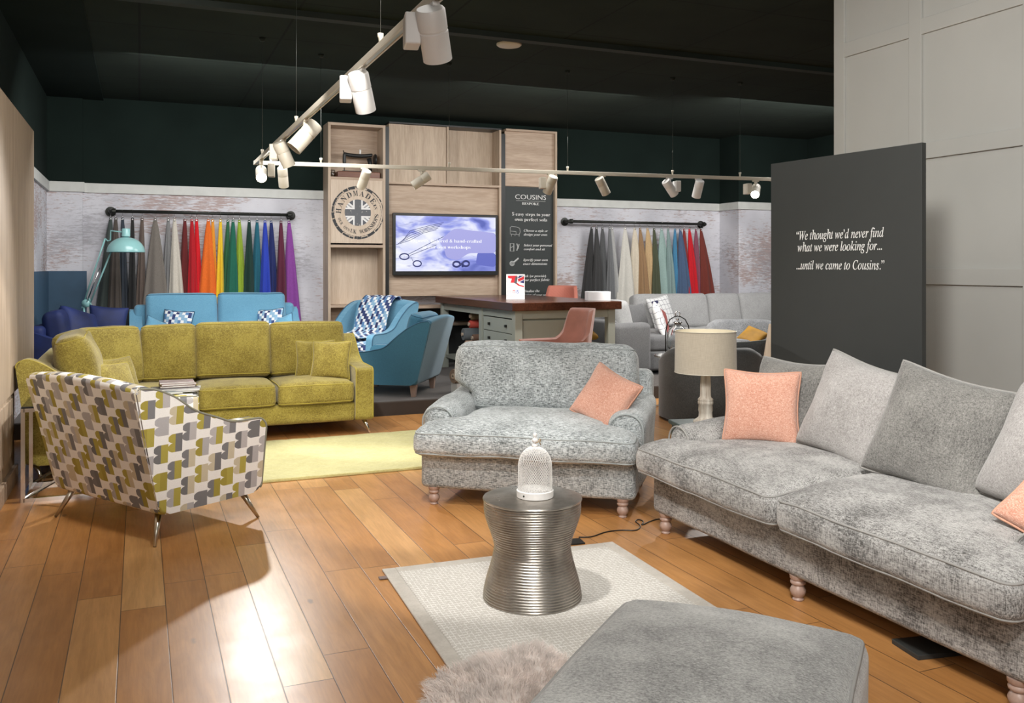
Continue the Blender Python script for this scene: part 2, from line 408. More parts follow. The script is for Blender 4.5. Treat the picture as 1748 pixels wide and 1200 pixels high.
def loop_rect(hx, hy, r, z, k=4, n=10):
    pts = []
    for sx, sy, a0 in ((1, -1, -PI/2), (1, 1, 0), (-1, 1, PI/2), (-1, -1, PI)):
        for i in range(k+1):
            a = a0+PI/2*i/k; pts.append(Vector((sx*(hx-r)+r*math.cos(a), sy*(hy-r)+r*math.sin(a), z)))
        nx = {(1, -1): (1, 1), (1, 1): (-1, 1), (-1, 1): (-1, -1), (-1, -1): (1, -1)}[(sx, sy)]
        a = a0+PI/2; s = pts[-1]; e = Vector((nx[0]*(hx-r)+r*math.cos(a), nx[1]*(hy-r)+r*math.sin(a), z))
        for i in range(1, n): pts.append(s.lerp(e, i/n))
    return pts
def box_cushion(parent, name, c, s, m, mp, r=.05, crown=.03, seed=0, amp=.008, n=(10, 10, 3), extra=None, rot=None, uv=False, side=0.0, pz=.62, label=None):
    """a feather box cushion with piped seams (parts: cover mesh, piping below it)"""
    hx, hy, hz = s[0]/2, s[1]/2, s[2]/2; f = soft(hx, hy, hz, crown, seed, amp, extra, side)
    bm = BM(); rbox(bm, (0, 0, 0), s, r, n, 4, f)
    o = obj(name, bm, m, parent, loc=c, rot=rot, uv=uv, label=label)
    if mp:
        for sg in (1, -1):
            z = sg*(hz-r*(1-pz)); inset = r*(1-math.sqrt(max(0, 1-pz*pz)))
            pts = [f(p) for p in loop_rect(hx-inset, hy-inset, max(r-inset, r*.6), z)]
            bm = BM(); tube(bm, pts, .0055, 6, True); obj('piping', bm, mp, o)
    return o
def rt_(base, tilt, turn, roll=0): return (Matrix.Rotation(base+math.radians(turn), 4, 'Z') @ Matrix.Rotation(math.radians(-tilt), 4, 'X') @ Matrix.Rotation(math.radians(roll), 4, 'Y')).to_euler()
# ---------------------------------------------------------------- text
def serif(s, italic=True):
    out = ''
    for ch in s:
        if italic:
            if ch == 'h': out += '\u210e'
            elif 'a' <= ch <= 'z': out += chr(0x1D44E+ord(ch)-97)
            elif 'A' <= ch <= 'Z': out += chr(0x1D434+ord(ch)-65)
            else: out += ch
        else:
            if 'a' <= ch <= 'z': out += chr(0x1D41A+ord(ch)-97)
            elif 'A' <= ch <= 'Z': out += chr(0x1D400+ord(ch)-65)
            elif '0' <= ch <= '9': out += chr(0x1D7CE+ord(ch)-48)
            else: out += ch
    return out
def text_geo(body, size=1.0, off=0.0, ext=.0006, shear=0.0, spacing=1.0):
    cu = bpy.data.curves.new('t', 'FONT'); cu.body = body; cu.size = size; cu.offset = off; cu.extrude = ext
    cu.shear = shear; cu.space_character = spacing; cu.resolution_u = 3
    o = bpy.data.objects.new('t', cu); COL.objects.link(o)
    dg = bpy.context.evaluated_depsgraph_get(); dg.update()
    me = bpy.data.meshes.new_from_object(o.evaluated_get(dg))
    bpy.data.objects.remove(o); bpy.data.curves.remove(cu)
    return me
def text_into(bm, body, x, z, width=None, height=None, y=0.0, align='c', off=0.0, rot=0.0, **kw):
    """lettering laid on an upright face (x right, z up), facing -y; fitted to a width or a size"""
    me = text_geo(body, 1.0, off, **kw)
    xs = [v.co.x for v in me.vertices]
    if not xs: return
    x0, x1 = min(xs), max(xs); s = (width/(x1-x0)) if width else height
    sz = (s*-height if height < 0 else height) if height else s
    b2 = bmesh.new(); b2.from_mesh(me); bpy.data.meshes.remove(me)
    ax = {'c': (x0+x1)/2, 'l': x0, 'r': x1}[align]
    c, sn = math.cos(rot), math.sin(rot)
    for v in b2.verts:
        px, pz = (v.co.x-ax)*s, v.co.y*sz
        v.co = Vector((x+c*px-sn*pz, y-v.co.z*1.0, z+sn*px+c*pz))
    m2 = bpy.data.meshes.new('tmp'); b2.to_mesh(m2); b2.free(); bm.from_mesh(m2); bpy.data.meshes.remove(m2)
# ================================================================ THE ROOM (built in room axes: local x = b, local y = a)
def rs(name, bm, m, **kw):
    o = struct(name, bm, m, **kw); o.rotation_euler = (0, 0, TH); return o
ZC = 3.6; WA = 12.18; ZP = .145
bm = BM(); box2(bm, (-1.2, -4.1, -.1), (10.2, 8.85, 0)); rs('floor', bm, M['floor'], smooth=False)
bm = BM(); box2(bm, (-1.2, 8.85, -.1), (10.2, 12.4, ZP), .012); rs('carpeted_platform', bm, M['carpet'], smooth=False)
def ceil_mat():
    t = NT('dark ceiling tiles'); sep = t.n('ShaderNodeSeparateXYZ'); t.t.links.new(t.coords(), sep.inputs[0])
    e = []
    for i in (0, 1):
        f = t.math('FRACT', t.math('DIVIDE', sep.outputs[i], 1.2)); e.append(t.math('MINIMUM', f, t.math('SUBTRACT', 1, f)))
    g = t.ramp(t.math('MINIMUM', e[0], e[1]), [(.006, 1.0), (.010, 0.0)])
    n1 = t.noise(t.coords(), 2.0, 4)
    c = t.mix(g, t.ramp(n1, [(.3, (.011, .018, .013)), (.7, (.016, .025, .018))]), (.007, .010, .008))
    return t.set(Base_Color=c, Roughness=.9, Specular_IOR_Level=.2)
bm = BM(); box2(bm, (-1.2, -4.1, ZC), (10.2, 12.4, ZC+.1)); rs('ceiling', bm, ceil_mat(), smooth=False)
bm = BM(); box2(bm, (-1.1, WA, 0), (10.2, WA+.1, 2.43)); rs('wall_back', bm, M['weathered'], smooth=False)
bm = BM(); box2(bm, (-1.1, WA, 2.54), (10.2, WA+.1, ZC)); rs('wall_back_upper', bm, M['darkwall'], smooth=False)
bm = BM(); box2(bm, (-1.13, -4.1, 0), (-1.03, 12.3, 2.43)); rs('wall_left', bm, M['weathered'], smooth=False)
bm = BM(); box2(bm, (-1.13, -4.1, 2.54), (-1.03, 12.3, ZC)); rs('wall_left_upper', bm, M['darkwall'], smooth=False)
bm = BM(); box2(bm, (10.1, -4.1, 0), (10.2, 12.3, ZC)); rs('wall_right_far', bm, M['darkwall'], smooth=False)
bm = BM(); box2(bm, (-1.2, -4.2, 0), (10.2, -4.1, ZC)); rs('wall_rear', bm, M['panelwall'], smooth=False)
# pale trim between the weathered lower wall and the dark upper wall
bm = BM(); box2(bm, (-1.1, WA-.03, 2.425), (8.74, WA+.1, 2.54)); rs('trim_1', bm, M['trimw'], smooth=False)
bm = BM(); box2(bm, (-1.13, -4.1, 2.425), (-1.0, WA-.03, 2.54)); rs('trim_2', bm, M['trimw'], smooth=False)
# left pilaster and the stepped pier on the right
bl = Bof(141, WA-.05)
bm = BM(); box2(bm, (-1.03, WA-.06, ZP), (bl, WA, 2.43)); rs('wall_pilaster', bm, M['weathered'], smooth=False)
bm = BM(); box2(bm, (-1.03, WA-.06, 2.54), (bl, WA, ZC)); rs('wall_pilaster_upper', bm, M['darkwall'], smooth=False)
bm = BM(); box2(bm, (-1.0, WA-.09, 2.425), (bl+.02, WA-.03, 2.545)); rs('trim_3', bm, M['trimw'], smooth=False)
bm = BM(); box2(bm, (8.74, WA-.5, ZP), (10.1, WA, 2.43)); rs('wall_pier', bm, M['weathered'], smooth=False)
bm = BM(); box2(bm, (8.74, WA-.5, 2.54), (10.1, WA, ZC)); rs('wall_pier_upper', bm, M['darkwall'], smooth=False)
bm = BM(); box2(bm, (8.71, WA-.53, 2.425), (10.1, WA, 2.54)); rs('trim_4', bm, M['trimw'], smooth=False)
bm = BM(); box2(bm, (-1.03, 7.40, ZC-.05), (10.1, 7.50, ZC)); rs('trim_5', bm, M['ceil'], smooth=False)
bm = BM(); box2(bm, (-1.03, -4.1, ZC-.03), (-.41, WA, ZC)); rs('trim_6', bm, M['darkwall'], smooth=False)
# the panelled wall on the right: rails and stiles stand proud of the field
PB, PA = 5.0, 5.48
bm = BM(); box2(bm, (PB+.02, -4.1, 0), (PB+.16, PA, ZC)); rs('wall_right', bm, M['panelwall'], smooth=False)
bm = BM(); e0 = .095
for z in [.0, .575, 1.44, 2.306, 3.172]:
    box2(bm, (PB, -4.1, z-.055), (PB+.021, PA, z+.055), .004)
y = PA
k = 0
while y > -4:
    box2(bm, (PB-.0015, y-.11, 0), (PB+.021, y, ZC), .004); y -= (.735 if k == 0 else .88); k += 1
rs('trim_7', bm, M['panelwall'], smooth=False)
# blue painted boards in the far left corner
bm = BM(); box2(bm, (-1.03, WA-.075, ZP), (Bof(148, WA-.08), WA-.06, 1.46)); box2(bm, (-1.029, 9.6, ZP), (-1.01, WA-.075, 1.46)); rs('trim_8', bm, M['bluewall'], smooth=False)

# ---------------------------------------------------------------- limed oak partition on the left
t = thing('oak_partition', 'tall limed oak display partition along the left edge with low inset panel', 'partition', W(6.9, -.9), TH)
def L2(b, a, z): return (b+.9, a-6.9, z)
aj = 7.18
bm = BM(); box2(bm, L2(-1.0, 2.2, .64), L2(-.80, 8.3, 2.62)); obj('upper_panel', bm, M['oak'], t, smooth=False)
bm = BM(); box2(bm, L2(-1.0, 2.2, .12), L2(-.815, aj, .64)); obj('lower_panel', bm, M['oak'], t, smooth=False)
bm = BM(); box2(bm, L2(-1.0, 2.2, 0), L2(-.79, aj, .12), .004); obj('plinth', bm, M['oakx'], t, smooth=False)
bm = BM()
for i in range(5): box2(bm, L2(-.82, aj-.14-.16*i-.14, .22), L2(-.806, aj-.14-.16*i, .60), .003)
obj('inset_panel', bm, M['oak'], t, smooth=False)
bm = BM(); box2(bm, L2(-1.0, aj, 0), L2(-.97, 8.3, .86)); obj('recess_shade_board', bm, M['board'], t, smooth=False)  # charcoal colour stands in for the shade below the upper panel

# ---------------------------------------------------------------- panel with the quotation
A0 = Vector((1.747, 6.04, 0)); A1 = Vector((2.29, 5.0, 0)); dv = (A1-A0); LN = dv.length
t = thing('sign_panel', 'freestanding matt charcoal panel with a white customer quotation, behind the long grey sofa', 'sign', (A0+A1)/2, math.atan2(dv.y, dv.x))
bm = BM(); box2(bm, (-LN/2, 0, .0), (LN/2, .035, 2.2), .002); obj('panel', bm, M['board'], t, smooth=False)
sx = lambda px: (lambda u: ((u*A0.y-A0.x)/(dv.x-u*dv.y))*LN-LN/2)((px-CX)/F)
def sz(px, py):
    s = (sx(px)+LN/2)/LN; return EYE-(py-CY)/F*(A0.y+dv.y*s)
for body, xa, xb, yy, ym in (('“We thought we’d never find', 1360, 1509, 407.0, 400), ('what we were looking for...', 1362, 1506, 428, 424), ('...until we came to Cousins.”', 1360, 1510, 460, 455)):
    bm = BM(); xl, xr = sx(xa), sx(xb)
    text_into(bm, serif(body), (xl+xr)/2, sz((xa+xb)/2, yy), width=xr-xl, height=.080, y=-.002)
    obj('lettering', bm, M['white'], t, smooth=False, label='white italic serif lettering')
bm = BM(); prism(bm, [(-LN/2-.004, 0), (-LN/2-.004, 1.12), (-LN/2-.022, 1.12), (-LN/2-.27, 0)], .002, .032, 0, 'y')
obj('support_foot', bm, M['oakl'], t, smooth=False, label='pale wood tapering support')

# ---------------------------------------------------------------- ceiling disc
t = thing('ceiling_speaker', 'small round white disc set in the dark ceiling', 'speaker', G(869, 77, ZC-.012))
bm = BM(); lathe(bm, [(.0, -.012), (.105, -.010), (.118, 0), (.118, .012)], 32, cap=False); obj('cover', bm, M['cream'], t)
# ---------------------------------------------------------------- lighting tracks
ZT = 2.5
C0 = G(437, 280, ZT); E1 = C0+(G(745, 0, ZT)-C0)*1.42; E2 = G(1315, 308, ZT)
TM = M['cream']
def track(name_label, a, b, wires, side):
    t = thing('lighting_track', name_label, 'light track', (a+b)/2, math.atan2((b-a).y, (b-a).x))
    l = (b-a).length
    bm = BM(); box2(bm, (-l/2, -.018, 0), (l/2, .018, .032), .003); box2(bm, (-l/2, -.018, -.005), (l/2, -.010, .001)); box2(bm, (-l/2, .010, -.005), (l/2, .018, .001))
    obj('rail', bm, TM, t, smooth=False)
    bm = BM(); box2(bm, (-l/2, -.0075, -.0012), (l/2, .0075, .0)); obj('conductor_slot', bm, M['brushed'], t, smooth=False)
    for wx in wires:
        x = -l/2+l*wx
        bm = BM(); tube(bm, [(x, 0, .03), (x, 0, ZC-ZT)], .0013, 5); o = obj('suspension_wire', bm, M['wire'], t)
        bm = BM(); lathe(bm, [(.007, 0), (.011, .03), (.014, .034), (.014, .05), (0, .05)], 12, (x, 0, .03)); obj('wire_clip', bm, TM, t); bm = BM(); lathe(bm, [(.0, -.03), (.02, -.03), (.03, 0)], 12, (x, 0, ZC-ZT)); obj('ceiling_cup', bm, M['ceil'], t)
    for s in (-1, 1):
        bm = BM(); box(bm, (s*(l/2+.012), 0, .013), (.026, .042, .04), 0, .004); obj('end_cap', bm, TM, t, smooth=False)
track('long cream light track running from the top edge back to the glowing corner lamp', C0, E1, (.06, .30, .60, .9), 1)
track('cream light track running level across the shop in front of the oak bookcase', C0+Vector((.05, .02, 0)), E2, (.10, .33, .56, .78, .93), 1)
def on_track(px, leg):
    a, b = (C0, E1) if leg == 1 else (C0, E2); u = (px-CX)/F; d = b-a
    s = (u*a.y-a.x)/(d.x-u*d.y); return a+d*s
lens_on = emis('lit lamp lens', (1, .98, .94), 90); lens_off = plain('dark lamp mouth', (.02, .02, .02), .5)
def spot(px, leg, aim, label, box_side=0, lit=False, power=120, cone=50, r=.052, L=.20, drop=.11, col=None, mat=None, plate=0):
    p = on_track(px, leg); t = thing('track_spotlight', label, 'spotlight', p, group=None)
    d = Vector(aim).normalized(); q = Vector((0, 0, -drop)); mt = mat or TM
    bm = BM(); box(bm, (0, 0, -.010), (.075, .03, .022), math.atan2((E1-C0).y, (E1-C0).x) if leg == 1 else .29, .004); lathe(bm, [(.018, -.022), (.018, -.045), (.010, -.05)], 16); obj('adapter', bm, mt, t, smooth=True, sharp=40)
    side = d.cross(Vector((0, 0, 1))).normalized()
    bm = BM(); tube(bm, [(0, 0, -.045), q+side*0+Vector((0, 0, .03)), q-d*.03], .0075, 8); obj('stem', bm, mt, t)
    Rm = d.to_track_quat('-Z', 'Y').to_matrix().to_4x4(); c = q+d*.01
    h = thing  # keep the name free
    bm = BM(); hl = L/2
    lathe(bm, [(0, hl), (r*.9, hl), (r, hl-.008), (r, hl*.22), (r*.96, hl*.22-.002), (r*.96, hl*.22-.007), (r, hl*.22-.010), (r, -hl), (r*.90, -hl), (r*.86, -hl+.03), (0, -hl+.03)], 32, c, Rm.to_3x3().to_4x4())
    head = obj('head', bm, mt, t, sharp=35)
    bm = BM(); lathe(bm, [(0, -hl+.022), (r*.8, -hl+.022), (r*.84, -hl+.03)], 24, c, Rm.to_3x3().to_4x4()); obj('lens', bm, lens_on if lit else lens_off, head)
    if box_side:
        bm = BM(); box(bm, (box_side*.085, .03, -.10), (.06, .11, .12), .2, .006); o = obj('gear_box', bm, mt, t, smooth=False)
    m0 = p+c+d*(hl+.01)
    lamp('lamp_light', 'SPOT', m0, m0+d, power, size=.045, cone=cone, blend=.35, color=col or (1, .965, .92))
    return t
WM = M['creamw']
spot(740, 1, (.10, .55, -.83), 'largest white spotlight, nearest on the long track at the top of the frame', -1, mat=WM, power=110, cone=55, r=.056)
spot(617, 1, (.12, .5, -.86), 'second white spotlight from the top on the long track, tilted right with slim box', -1, mat=WM, power=110, cone=55)
spot(522, 1, (-.62, -.30, -.80), 'cream spotlight on the long track with a dark ring, tilted down to the left', 0, power=120, cone=60, r=.055, L=.23)
spot(484, 1, (.30, .35, -.85), 'cream spotlight with square box hanging between the dark ringed one and the corner lamp', -1, power=110, cone=55)
spot(446, 1, (.26, -.86, -.46), 'glowing spotlight at the far left corner where the tracks meet', 1, lit=True, power=210, cone=95, drop=.13, r=.05)
spot(483, 2, (-.05, .5, -.86), 'upright cream spotlight just right of the glowing corner lamp', 0, power=110, cone=60, r=.048)
spot(622, 2, (-.38, .5, -.8), 'cream spotlight hanging in front of the round flag emblem', 0, power=110, cone=55, r=.048)
spot(720, 2, (-.80, -.1, -.55), 'cream spotlight tilted left above the television', 0, power=60, cone=60, r=.048)
spot(940, 2, (-.35, .5, -.85), 'cream spotlight with box hanging at the top of the charcoal steps board', -1, power=110, cone=55, r=.05)
spot(1028, 2, (.45, .4, -.80), 'cream spotlight tilted right above the left end of the right hand fabric rail', 0, power=110, cone=60, r=.05)
spot(1143, 2, (.55, .4, -.70), 'white spotlight with box tilted right, left one of the close pair', 1, mat=WM, power=110, cone=60, r=.05)
spot(1192, 2, (-.12, .5, -.88), 'white spotlight hanging nearly upright, right one of the close pair', 0, mat=WM, power=110, cone=60, r=.05)
spot(1290, 2, (-.28, -.80, -.50), 'glowing spotlight at the right end of the cross track beside the charcoal panel', -1, lit=True, power=260, cone=85, drop=.12, r=.05)

# ================================================================ BOOKCASE WALL UNIT
AF = 11.83; bmid = Bof(757, AF)
BX = lambda px, a=AF: Bof(px, a)-bmid
def BZ(py, px, a=AF): return Zof(py, px, a)
t = thing('display_bookcase', 'tall limed oak wall unit of boxes and panels in the middle of the back wall', 'bookcase', W(12.0, bmid, ZP), TH)
bk = t; y0 = AF-12.0; y1 = WA-12.0-.005
def part(name, lo, hi, m, bev=.0): bm = BM(); box2(bm, lo, hi, bev); return obj(name, bm, m, t, smooth=False)
zt = BZ(208, 560)-ZP; x0, x1 = BX(560), BX(951); xa, xb, xc, xd = BX(658), BX(665), BX(857), BX(864)
z = lambda py, px=610: BZ(py, px)-ZP
tk = .035
part('side_panel', (x0, y0, 0), (x0+tk, y1, zt), M['oak']); part('side_panel', (xa-tk, y0, 0), (xa, y1, zt), M['oak'])
part('divider', (xa, y0+.03, 0), (xb, y1, zt-.01), M['black']); part('divider', (xc, y0+.03, 0), (xd, y1, zt-.01), M['black'])
part('top_board', (x0+tk, y0, zt-tk), (xa-tk, y1, zt), M['oakx'])
part('back_panel', (x0+tk, y1-.02, z(306)), (xa-tk, y1, zt-tk), M['oakx'])
for zz in (z(303), z(418), z(520)):
    part('shelf', (x0+tk, y0, zz-tk), (xa-tk, y1, zz), M['oakx'])
part('back_panel', (x0+tk, y1-.04, z(520)), (xa-tk, y1-.02, z(420)), M['oakl'])
part('back_panel', (x0+tk, y1-.04, 0), (xa-tk, y1-.02, z(520)-tk), M['oakx'])
part('shelf', (x0+tk, y0, .55), (xa-tk, y1, .59), M['oakx'])
# middle bay
zm = z(213, 760)
part('top_board', (xb, y0+.02, zm-.02), (xc, y1, zm), M['black'])
xm = BX(766); zr = z(313, 760)
part('cupboard_door', (xb+.005, y0+.05, zr), (xm-.02, y1, zm-.025), M['oak'])
part('side_panel', (xm-.015, y0+.03, zr), (xm+.01, y1, zm-.02), M['oak']); part('side_panel', (xc-.03, y0+.03, zr), (xc, y1, zm-.02), M['oak'])
part('back_panel', (xm+.01, y1-.03, zr), (xc-.03, y1-.01, zm-.02), M['oak'])
part('shelf', (xb, y0+.03, zr-.03), (xc, y1, zr), M['oakx'])
part('television_panel', (xb, y0+.10, z(505, 760)), (xc-.03, y0+.13, zr-.03), M['oakx'])
part('side_panel', (xc-.03, y0+.03, z(520, 760)), (xc, y1, zr-.03), M['oak'])
part('shelf', (xb, y0+.02, z(521, 760)-.04), (xc, y1, z(521, 760)), M['oakx'])
part('shelf', (xb, y0+.02, .55), (xc, y1, .59), M['oakx']); part('back_panel', (xb, y1-.02, 0), (xc, y1, z(521, 760)-.04), M['board'])
# right bay
zr2 = z(222, 905)
part('side_panel', (x1-.03, y0, 0), (x1, y1, zr2), M['oak']); part('top_board', (xd, y0, zr2-.03), (x1-.03, y1, zr2), M['oakx'])
part('cupboard_door', (xd, y0+.05, z(318, 905)), (x1-.03, y0+.08, zr2-.03), M['oakx'])
part('backing_board', (xd, y0+.08, 0), (x1-.03, y0+.11, z(318, 905)), M['oakx'])
# plaque with the round emblem
yp = y0+.004
pl = thing('emblem_plaque', 'square pale oak plaque printed with a round grey handmade stamp and flag', 'plaque', bk.location+W(0, 0, 0), TH)
def box_to(parent, name, lo, hi, m, **kw): bm = BM(); box2(bm, lo, hi, 0); return obj(name, bm, m, parent, smooth=False, **kw)
box_to(pl, 'board', (x0+tk+.003, yp, z(415)), (xa-tk-.003, yp+.03, z(307)), M['oakl'])
cx_, cz_ = (BX(611)), z(363); R = (BX(659)-BX(563))/2*.93
ink = plain('charcoal ink', (.035, .037, .04), .7)
bm = BM(); rnd = random.Random(3)
def arc(bm, r0, r1, a0, a1, y, n=6):
    P_ = [(r0, a0+(a1-a0)*i/n) for i in range(n+1)]+[(r1, a1-(a1-a0)*i/n) for i in range(n+1)]
    v = [bm.verts.new((cx_+r*math.cos(a), y, cz_+r*math.sin(a))) for r, a in P_]
    v2 = [bm.verts.new((cx_+r*math.cos(a), y+.003, cz_+r*math.sin(a))) for r, a in P_]
    bm.faces.new(v); bm.faces.new(v2[::-1])
    for i in range(len(v)): bm.faces.new((v[i], v[(i+1) % len(v)], v2[(i+1) % len(v)], v2[i]))
a = 0
while a < 2*PI:
    da = rnd.uniform(.08, .35); wd = rnd.uniform(.020, .034)*(.45 if (a < .9 or a > 5.6) else 1)
    arc(bm, R-wd, R+rnd.uniform(-.004, .004), a, a+da, yp-.003); a += da+rnd.uniform(.01, .035)
a = 0
while a < 2*PI:
    da = rnd.uniform(.05, .2); arc(bm, R*.895, R*.91, a, a+da, yp-.003, 3); a += da+rnd.uniform(.02, .06)
obj('stamp_ring', bm, ink, pl, smooth=False)
bm = BM()
def ring_text(s, r, a0, a1, h, inward=False, off=0.0, wfac=None):
    n = len(s)
    for i, ch in enumerate(s):
        if ch == ' ': continue
        a = a0+(a1-a0)*i/(n-1)
        rot = (a-PI/2) if not inward else (a+PI/2)
        text_into(bm, serif(ch, False), cx_+r*math.cos(a), cz_+r*math.sin(a), height=h, width=wfac or h*.62, y=yp-.001, rot=rot, off=off)
ring_text('HANDMADE', R*.635, math.radians(176), math.radians(38), .105)
ring_text('IN', R*.66, math.radians(24), math.radians(15), .055)
ring_text('OUR OWN', R*.80, math.radians(200), math.radians(242), .055, True, wfac=.028)
ring_text('UK WORKSHOPS', R*.80, math.radians(252), math.radians(352), .075, True, wfac=.042)
obj('lettering', bm, ink, pl, smooth=False)
def flag_mat():
    t_ = NT('grey printed union flag'); sep = t_.n('ShaderNodeSeparateXYZ'); t_.t.links.new(t_.coords(), sep.inputs[0])
    ax = t_.math('ABSOLUTE', sep.outputs[0]); az = t_.math('ABSOLUTE', sep.outputs[2])
    cross = t_.math('LESS_THAN', t_.math('MINIMUM', ax, az), .044); wide = t_.math('LESS_THAN', t_.math('MINIMUM', ax, az), .066)
    dg = t_.math('ABSOLUTE', t_.math('SUBTRACT', t_.math('MULTIPLY', ax, .78), az)); dw = t_.math('LESS_THAN', dg, .040); dr = t_.math('LESS_THAN', dg, .010)
    c = t_.mix(dw, (.10, .105, .12), (.75, .74, .72)); c = t_.mix(dr, c, (.30, .30, .31)); c = t_.mix(wide, c, (.75, .74, .72)); c = t_.mix(cross, c, (.12, .125, .135))
    n_ = t_.noise(t_.coords(), 28, 4, .7); c = t_.mix(t_.ramp(n_, [(.62, 0.0), (.66, .8)]), c, (.6, .56, .5))
    return t_.set(Base_Color=c, Roughness=.7)
bm = BM(); lathe(bm, [(R*.50, -.002), (R*.50, .002)], 48, (0, 0, 0), Matrix.Rotation(PI/2, 4, 'X')); obj('flag_emblem', bm, flag_mat(), pl, smooth=False, loc=(cx_, yp-.003, cz_))
# television
at = AF+.02; tvx0, tvx1 = BX(671, at), BX(850, at); tvz0, tvz1 = BZ(470, 760, at)-ZP, BZ(365, 760, at)-ZP
ytv = at-12.0
tv = thing('television', 'large flat television on the oak wall unit showing a blue tinted sewing scene', 'television', bk.location, TH)
bm = BM(); box2(bm, (tvx0, ytv, tvz0), (tvx1, ytv+.05, tvz1), .008); obj('housing', bm, M['black'], tv, smooth=False)
def tv_mat():
    t_ = NT('television picture'); mp = t_.coords(scale=(1, 1, 1)); sep = t_.n('ShaderNodeSeparateXYZ'); t_.t.links.new(mp, sep.inputs[0])
    n1 = t_.noise(t_.coords(scale=(1.2, 1, 2.6), rot=(0, .5, 0)), 1.7, 3, .5, .6); n2 = t_.noise(t_.coords(scale=(1.5, 1, 9), rot=(0, .45, 0)), 2.2, 4, .6, 1.0)
    c = t_.ramp(n1, [(.30, (.12, .15, .50)), (.42, (.30, .34, .82)), (.52, (.72, .75, 1.0)), (.66, (.95, .96, 1.0))])
    low = t_.ramp(n2, [(.58, 0.0), (.66, .55)]); c = t_.mix(low, c, (.28, .30, .60))
    t_.put(t_.b.inputs['Emission Color'], c); t_.b.inputs['Emission Strength'].default_value = 1.0
    return t_.set(Base_Color=(.01, .01, .01), Roughness=.12)
bz = .038; bm = BM(); box2(bm, (tvx0+bz, ytv-.002, tvz0+.058), (tvx1-bz, ytv, tvz1-bz), 0); sc_ = obj('screen', bm, tv_mat(), tv, smooth=False)
def tvp(px, py): return (BX(px, at), BZ(py, px, at)-ZP)
def tvpoly(name, pts, m, dy=.004):
    bm = BM(); prism(bm, smooth_poly([tvp(*p) for p in pts], .05), ytv-dy, ytv-dy+.001, 0, 'y'); return obj(name, bm, m, sc_, smooth=False)
tvpoly('pictured_arm', [(765, 398), (775, 390), (846, 398), (846, 432), (800, 432), (785, 442), (779, 444), (762, 440), (758, 425), (750, 412)], emis('pictured skin', (.40, .40, .80), .95, (.01, .01, .01)))
tvpoly('pictured_sleeve', [(815, 430), (846, 432), (846, 456), (812, 452)], emis('pictured sleeve', (.13, .16, .60), .9, (.01, .01, .01)), .003)
bm = BM(); dk = emis('pictured dark metal', (.04, .05, .20), .8, (.01, .01, .01))
def tvtube(bm, pts, r, closed=False, dy=.0045): tube(bm, [(tvp(*p)[0], ytv-dy, tvp(*p)[1]) for p in pts], r, 5, closed)
def ell(cx, cy, rx, ry, n=16): return [(cx+rx*math.cos(2*PI*i/n), cy+ry*math.sin(2*PI*i/n)) for i in range(n)]
tvtube(bm, ell(779, 451, 6, 4.5), .014, True); tvtube(bm, ell(795, 450, 5.5, 4.5), .014, True); tvtube(bm, [(785, 453), (788, 449), (790, 456)], .02)
tvtube(bm, ell(690, 438, 8, 5), .009, True); tvtube(bm, ell(712, 450, 7, 5), .009, True); tvtube(bm, [(697, 434), (740, 412), (757, 404)], .004)
tvtube(bm, [(705, 446), (700, 436), (745, 418)], .004)
for i in range(5): tvtube(bm, [(676+i*3, 418-i*2), (700, 410-i*4), (722+i*2, 398-i*3), (745+i*3, 392-i*3)], .0035)
obj('pictured_scissors', bm, dk, sc_, smooth=False)
ew = emis('picture lettering', (1, 1, 1), 1.1, (.01, .01, .01))
for body, xa_, xb_, yy in (('Expertly tailored & hand-crafted', 700, 822, 414), ('in our own workshops', 721, 803, 424.5)):
    bm = BM(); text_into(bm, serif(body, False), (BX(xa_, at)+BX(xb_, at))/2, tvp(760, yy)[1], width=BX(xb_, at)-BX(xa_, at), y=ytv-.0065, height=-.9, off=-.014)
    obj('lettering', bm, ew, sc_, smooth=False)
# charcoal steps board
ab = AF+.06; yb = ab-12.0; X = lambda px: BX(px, ab)
sb = thing('steps_board', 'tall charcoal board with white bespoke sofa steps, at right end of the oak unit', 'sign', bk.location, TH)
box_to(sb, 'board', (xd+.002, yb-.0, 0.25), (x1-.032, yb+.015, z(319, 905)), M['board2'])
def zb(py): return BZ(py, 905, ab)-ZP
def sbt(body, xa_, xb_, yy, h, it=False, sf=True, off=0):
    bm = BM(); text_into(bm, serif(body, it) if sf else body, (X(xa_)+X(xb_))/2, zb(yy), width=X(xb_)-X(xa_), height=h, y=yb-.002, off=off); obj('lettering', bm, M['white'], sb, smooth=False)
sbt('COUSINS', 879.5, 932, 340.5, -.82, sf=False, off=-.012)
sbt('BESPOKE', 891, 920, 350, -.95, off=-.014)
bm = BM(); box2(bm, (X(881), yb-.003, zb(343.4)), (X(931), yb, zb(343.0))); obj('rule_line', bm, M['trimw'], sb, smooth=False)
sbt('5 easy steps to your', 874, 939, 368.5, -.92, off=-.014); sbt('own perfect sofa', 879, 934, 377.5, -.92, off=-.014)
for l1, l2, xl, xr1, xr2, yy in (('Choose a style or', 'design your own', 894, 935, 934, 395.5), ('Select your personal', 'comfort and sit', 894, 942.5, 930, 420.5), ('Specify your own', 'exact dimensions', 893, 935, 934, 445.5), ('Pick (or provide)', 'your perfect fabric', 891, 932, 938, 473), ('Finalise the', 'design of your sofa', 893, 921, 936, 498.5)):
    sbt(l1, xl, xr1, yy, -.82, True, off=.004); sbt(l2, xl, xr2, yy+6.6, -.82, True, off=.004)
bm = BM()
def st(pts, r=.004, cl=False): tube(bm, [(X(p), yb-.002, zb(q)) for p, q in pts], r, 4, cl)
